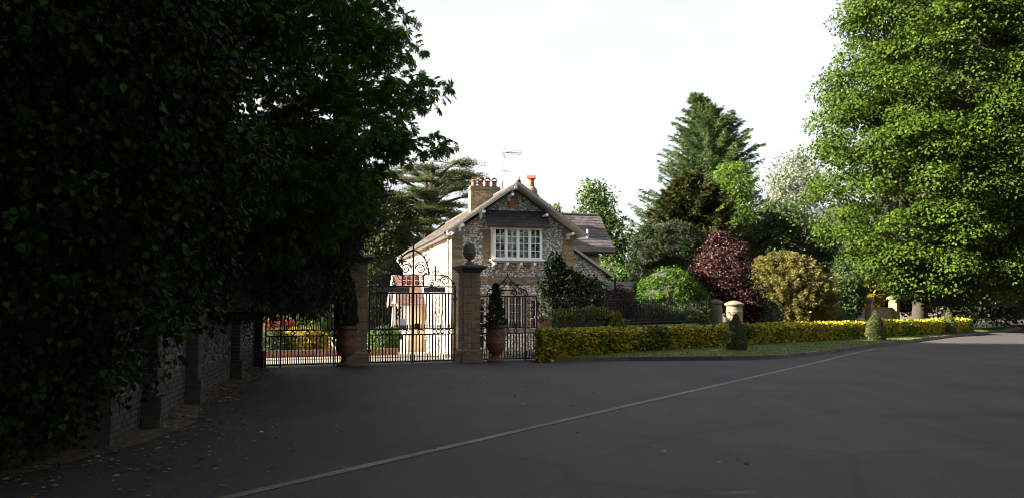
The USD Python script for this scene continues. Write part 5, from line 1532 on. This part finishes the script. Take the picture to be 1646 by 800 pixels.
broadleaf('dark_holly', 'dark holly behind the boundary wall and yellow shrub', 'tree', [(330, 1330, 1430), (370, 1300, 1490), (430, 1290, 1510), (500, 1295, 1510)], 66, L_SHRUB, 121, 330, 70, 1.0, 0.22, lo=0.6, core=0.8)
broadleaf('holly_tree', 'dark green tree filling the gap behind the copper maple', 'tree', [(350, 1110, 1190), (380, 1090, 1240), (420, 1085, 1255), (470, 1090, 1255), (500, 1095, 1250)], 62, L_SHRUB, 119, 260, 70, 0.9, 0.2, lo=0.6, core=0.7)
broadleaf('laurel_hedge', 'green leafy bank between the outbuilding and clipped yew', 'shrub', [(425, 955, 1010), (445, 940, 1030), (470, 938, 1035), (500, 940, 1035)], 52, L_BRIGHT, 120, 200, 60, 0.6, 0.17, lo=0.6, core=0.6)

# ------------------------------------------------------------------ behind the gates and left of the cottage
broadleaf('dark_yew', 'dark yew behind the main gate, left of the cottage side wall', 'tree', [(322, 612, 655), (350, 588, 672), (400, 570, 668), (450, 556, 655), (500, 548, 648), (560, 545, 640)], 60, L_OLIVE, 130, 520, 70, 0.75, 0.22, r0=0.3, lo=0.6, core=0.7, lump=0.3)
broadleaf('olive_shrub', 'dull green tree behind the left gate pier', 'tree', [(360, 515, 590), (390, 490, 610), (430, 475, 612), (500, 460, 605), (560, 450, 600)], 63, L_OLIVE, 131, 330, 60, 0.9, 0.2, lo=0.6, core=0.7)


def cedar(label, px, y, seed):
    rng = np.random.default_rng(seed)
    b = at(px, 560, y)
    b = np.array([b[0], y, float(gz(b[0], y))])
    t = thing('cedar_of_lebanon', label, 'tree', b)
    ztop = at(px, 262, y)[2]
    mb = MB()
    tr = np.stack([b[0] + np.array([0, 0.1, 0.5, 1.1, 1.3]), np.full(5, y), np.linspace(b[2] - 0.3, ztop, 5)], 1)
    mb.tube(tr, [0.75, 0.6, 0.5, 0.28, 0.1], 10)
    plates = []
    for (ly, lx, hw) in [(262, 735, 50), (272, 700, 50), (285, 748, 50), (298, 690, 60), (316, 655, 55), (333, 712, 50), (352, 668, 50), (376, 700, 42), (396, 690, 36), (265, 655, 50), (290, 628, 50), (342, 618, 55), (408, 645, 50), (428, 690, 32), (306, 735, 36), (322, 690, 40), (364, 640, 45), (388, 655, 40)]:
        p = at(lx, ly, y)
        plates.append((p[0], y + rng.uniform(-4, 2.0), p[2], hw / FPX * y))
    for k in range(44):
        a = rng.random() * 2 * math.pi
        z = rng.uniform(at(px, 440, y)[2], ztop)
        r = rng.uniform(1.5, 6.5)
        plates.append((b[0] + r * math.cos(a), y + r * math.sin(a) * 0.9 + 1.5, z, rng.uniform(1.4, 2.8)))
    Ps, Ds = [], []
    for (x, yy, z, rad) in plates:
        zs = max(b[2] + 3, z - rng.uniform(1.2, 3.2))
        s = np.array([np.interp(zs, tr[:, 2], tr[:, 0]), y, zs])
        e = np.array([x, yy, z - 0.1])
        u = np.linspace(0, 1, 8)[:, None]
        mid = np.array([s[0] * 0.55 + e[0] * 0.45, s[1] * 0.55 + e[1] * 0.45, e[2] - 0.15])
        br = s * (1 - u) ** 2 + 2 * mid * u * (1 - u) + e * u * u
        mb.tube(br, np.linspace(0.2, 0.05, 8), 6)
        for q in range(11):
            a = rng.random() * 2 * math.pi
            ln = rad * rng.uniform(0.5, 1.1)
            e2 = e + [ln * math.cos(a), ln * math.sin(a) * 0.9, rng.normal() * 0.16 - 0.05 * ln]
            mb.tube([e, (e + e2) / 2 + [0, 0, 0.1], e2], [0.04, 0.025, 0.01], 4)
            k = 120
            w = rng.random(k)
            cl = (np.floor(w * 5) + rng.random(k) * 0.5) / 5.2
            p = e + (e2 - e) * cl[:, None] + np.stack([rng.normal(size=k) * 0.26, rng.normal(size=k) * 0.26, np.abs(rng.normal(size=k)) * 0.13 + 0.1 * np.sin(cl * 3.1)], 1)
            Ps.append(p)
            Ds.append(np.stack([np.cos(a + rng.normal(size=k)), np.sin(a + rng.normal(size=k)), rng.normal(size=k) * 0.45 + 0.2], 1))
    P, D_ = np.vstack(Ps), np.vstack(Ds)
    part(t, 'trunk', mb, GREYBARK, 40)
    part(t, 'crown', set_leaves(SPRAY, P, D_, unit(rng.normal(size=P.shape) * 0.35 + [0, 0, 1]), 0.24 * (0.6 + 0.8 * rng.random(len(P)))), L_CEDAR)


cedar('spreading cedar with flat layered boughs behind the cottage roof', 668, 66, 140)
broadleaf('golden_bush', 'sunlit golden-yellow clipped bush seen through the left side gate', 'bush', [(527, 470, 508), (533, 462, 520), (545, 455, 532), (562, 458, 534)], 39, L_YELLOW, 141, 160, 60, 0.25, 0.09, r0=0.06, lo=0.8, core=0.75, inset=0.1)
broadleaf('lime_green_bush', 'bright lime-green bush behind the golden bush in the courtyard', 'bush', [(505, 478, 510), (512, 464, 522), (525, 460, 526), (560, 460, 525)], 43, L_BRIGHT, 142, 140, 60, 0.3, 0.10, r0=0.06, lo=0.7, core=0.7)
broadleaf('red_bush', 'red-leaved bush at the far left behind the side gate', 'bush', [(509, 432, 455), (516, 422, 475), (528, 418, 482), (555, 420, 480)], 42, L_RED, 143, 140, 55, 0.3, 0.09, r0=0.06, lo=0.6)
broadleaf('green_bush', 'low green bush in front of the red-leaved bush', 'bush', [(530, 425, 450), (540, 415, 465), (562, 412, 470)], 38, L_SHRUB, 144, 110, 55, 0.25, 0.08, r0=0.05, lo=0.7, core=0.7)
broadleaf('box_bush', 'low clipped green bush behind the left half of the main gate', 'bush', [(527, 604, 634), (534, 592, 642), (548, 588, 646), (566, 590, 644)], 42, L_BRIGHT, 145, 140, 60, 0.28, 0.09, r0=0.05, lo=0.8, core=0.75)
broadleaf('dark_bush', 'dark low bush to the left of the box bush behind the gate pier', 'bush', [(522, 548, 580), (535, 538, 592), (566, 536, 596)], 43, L_YEW, 146, 130, 60, 0.3, 0.09, r0=0.05, lo=0.7, core=0.75)
ea, eb = gnd(425, 574), gnd(640, 569)
ed = unit(np.array([eb[0] - ea[0], eb[1] - ea[1], 0]))
EFr = Frame(ea, ed, np.array([ed[1], -ed[0], 0]))
el_ = np.linalg.norm((eb - ea)[:2])
gzb = float(gz(*((ea + eb) / 2)[:2]))
ew = thing('bed_edging', 'low red brick edging along the courtyard flower bed', 'wall', (ea[0], ea[1], gzb))
part(ew, 'core', MB().box(EFr, 0.02, el_ - 0.02, -0.2, -0.015, gzb - 0.4, gzb + 0.30), DARKMORTAR)
part(ew, 'bricks', bricks(EFr, 0, el_, gzb - 0.05, gzb + 0.31, -0.02, rp_), REDBRICK, kind='stuff')
# potted plant by the porch
pc = LW.pt(8.6, pd + 0.35, -0.8)
pp = thing('plant_pot', 'terracotta pot standing by the cottage porch', 'plant pot', pc)
part(pp, 'pot', MB().lathe(pc, [(0.2, 0), (0.24, 0.3), (0.28, 0.46), (0.31, 0.47), (0.31, 0.55), (0.26, 0.55), (0.25, 0.48), (0, 0.47)], 18), TERRACOTTA, 40)
rq_ = np.random.default_rng(151)
k = 260
a, e = rq_.random(k) * 2 * math.pi, rq_.uniform(0.2, 1.4, k)
dd_ = np.stack([np.cos(a) * np.cos(e), np.sin(a) * np.cos(e), np.sin(e)], 1)
P = pc + [0, 0, 0.5] + dd_ * rq_.uniform(0.0, 0.45, (k, 1))
pl = thing('potted_shrub', 'small spiky green shrub growing in the pot by the porch', 'plant', pc + [0, 0, 0.47])
part(pl, 'stem', MB().tube([pc + [0, 0, 0.4], pc + [0, 0, 0.9]], [0.03, 0.015], 6), BARK)
part(pl, 'foliage', set_leaves(SPRAY, P, dd_, unit(rq_.normal(size=(k, 3)) + [0, 0, 1]), np.full(k, 0.42)), L_BRIGHT)

# ------------------------------------------------------------------ the dark trees along the left
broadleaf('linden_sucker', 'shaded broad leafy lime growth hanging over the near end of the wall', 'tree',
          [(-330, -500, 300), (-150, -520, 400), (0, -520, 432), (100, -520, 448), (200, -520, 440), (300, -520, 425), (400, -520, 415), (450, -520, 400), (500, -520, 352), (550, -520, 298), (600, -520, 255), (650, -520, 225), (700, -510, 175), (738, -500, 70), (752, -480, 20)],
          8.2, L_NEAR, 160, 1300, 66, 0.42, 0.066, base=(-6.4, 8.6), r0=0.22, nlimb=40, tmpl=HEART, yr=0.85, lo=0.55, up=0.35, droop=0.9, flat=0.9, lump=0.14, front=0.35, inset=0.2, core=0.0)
broadleaf('horse_chestnut', 'large dark horse chestnut with its boughs against the sky', 'tree',
          [(-420, 150, 440), (-260, 60, 560), (-120, 0, 615), (0, -40, 650), (60, -40, 672), (130, -50, 708), (200, -50, 735), (240, -30, 722), (280, 0, 672), (320, 40, 612), (360, 100, 560), (410, 180, 540)],
          14.5, L_CHEST, 161, 860, 46, 0.6, 0.15, base=(-8.2, 15.5), r0=0.4, nlimb=70, tmpl=PALM, lo=0.35, up=0.9, droop=0.55, flat=0.55, lump=0.22, inset=0.35)
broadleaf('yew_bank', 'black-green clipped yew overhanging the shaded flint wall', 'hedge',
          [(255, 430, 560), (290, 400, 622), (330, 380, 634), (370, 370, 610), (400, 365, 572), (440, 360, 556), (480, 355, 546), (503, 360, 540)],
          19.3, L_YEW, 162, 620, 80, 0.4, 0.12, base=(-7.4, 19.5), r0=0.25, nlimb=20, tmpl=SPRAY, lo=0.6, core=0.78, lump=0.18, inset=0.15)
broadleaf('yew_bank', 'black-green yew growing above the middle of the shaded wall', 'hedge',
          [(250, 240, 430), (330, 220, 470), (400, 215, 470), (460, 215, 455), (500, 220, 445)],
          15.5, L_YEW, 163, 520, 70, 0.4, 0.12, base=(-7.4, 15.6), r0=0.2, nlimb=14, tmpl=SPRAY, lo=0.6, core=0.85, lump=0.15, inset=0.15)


class Direct(Outline):
    def __init__(self, x, y, h, r, z0):
        u = np.linspace(0, 1, 9)
        self.z = z0 + (h - z0) * u
        self.r = r * np.sqrt(np.clip(1 - (2 * u - 0.85) ** 2 / 1.35, 0.02, 1))
        self.xc = np.full(9, float(x))
        self.y, self.yr = y, 1.0


def roadside_tree(label, x, y, h, r, z0, seed, nc=190, nl=60, mat=None, size=0.26):
    rng = np.random.default_rng(seed)
    O = Direct(x, y, h, r, z0)
    C, out = O.sample(rng, nc, 0.25, 1.0, 0.25, 0.4)
    b = np.array([x, y, 0.0])
    t = thing('roadside_tree', label, 'tree', b)
    part(t, 'trunk', limbs(rng, b, C, 0.35, 20), BARK, 40)
    part(t, 'crown', clumps(rng, C, 1.1, nl, size, KITE, 0.6, 0.7, 0.4, out), mat or L_CHEST)


roadside_tree('tall dark tree standing behind the yew bank', -13.5, 22.3, 18.5, 5.0, 2.0, 171, 680, 70)
roadside_tree('tall dark tree standing behind the chestnut', -15.5, 14.0, 19.0, 5.5, 2.5, 172, 620, 70)
roadside_tree('tall dark tree standing behind the leafy lime growth', -14.5, 6.0, 18.0, 5.5, 2.0, 173, 560, 70)
roadside_tree('leafy tree on the left verge with boughs over the road', -6.0, -1.0, 17.0, 7.5, 6.0, 174, 900, 70)
roadside_tree('leafy tree further back along the left verge', -14.0, -6.0, 17.0, 6.5, 3.0, 175, 520, 70)
roadside_tree('leafy tree on the far side of the road behind the viewer', 8.5, -9.0, 15.0, 7.0, 3.5, 176, 520, 70)
roadside_tree('added unseen tall leafy tree on the far verge, level with the viewer', 12.0, 2.0, 16.0, 5.2, 2.5, 181, 420, 60)  # this and the next two: unseen, added to cut skylight from the right
roadside_tree('second added unseen leafy tree along the far verge', 18.8, 11.5, 16.0, 5.0, 2.5, 182, 420, 60)
roadside_tree('third added unseen leafy tree along the far verge', 27.5, 22.0, 16.0, 5.5, 2.5, 183, 420, 60)
roadside_tree('added hidden slim tree beyond the yew bank, towards the courtyard', -14.5, 26.2, 17.0, 3.4, 2.0, 184, 460, 60)  # hidden tree, added to push the shadow edge further back
roadside_tree('added unseen low dense tree between the big verge trees', -11.0, 1.5, 12.0, 4.5, 0.6, 185, 520, 60)  # this and the next two: unseen, added to close sun gaps over the road
roadside_tree('second added unseen low dense tree between the big verge trees', -12.0, 10.0, 13.0, 4.2, 0.6, 186, 520, 60)
roadside_tree('third added unseen low dense tree between the big verge trees', -12.5, 17.8, 17.0, 4.2, 1.0, 187, 520, 60)
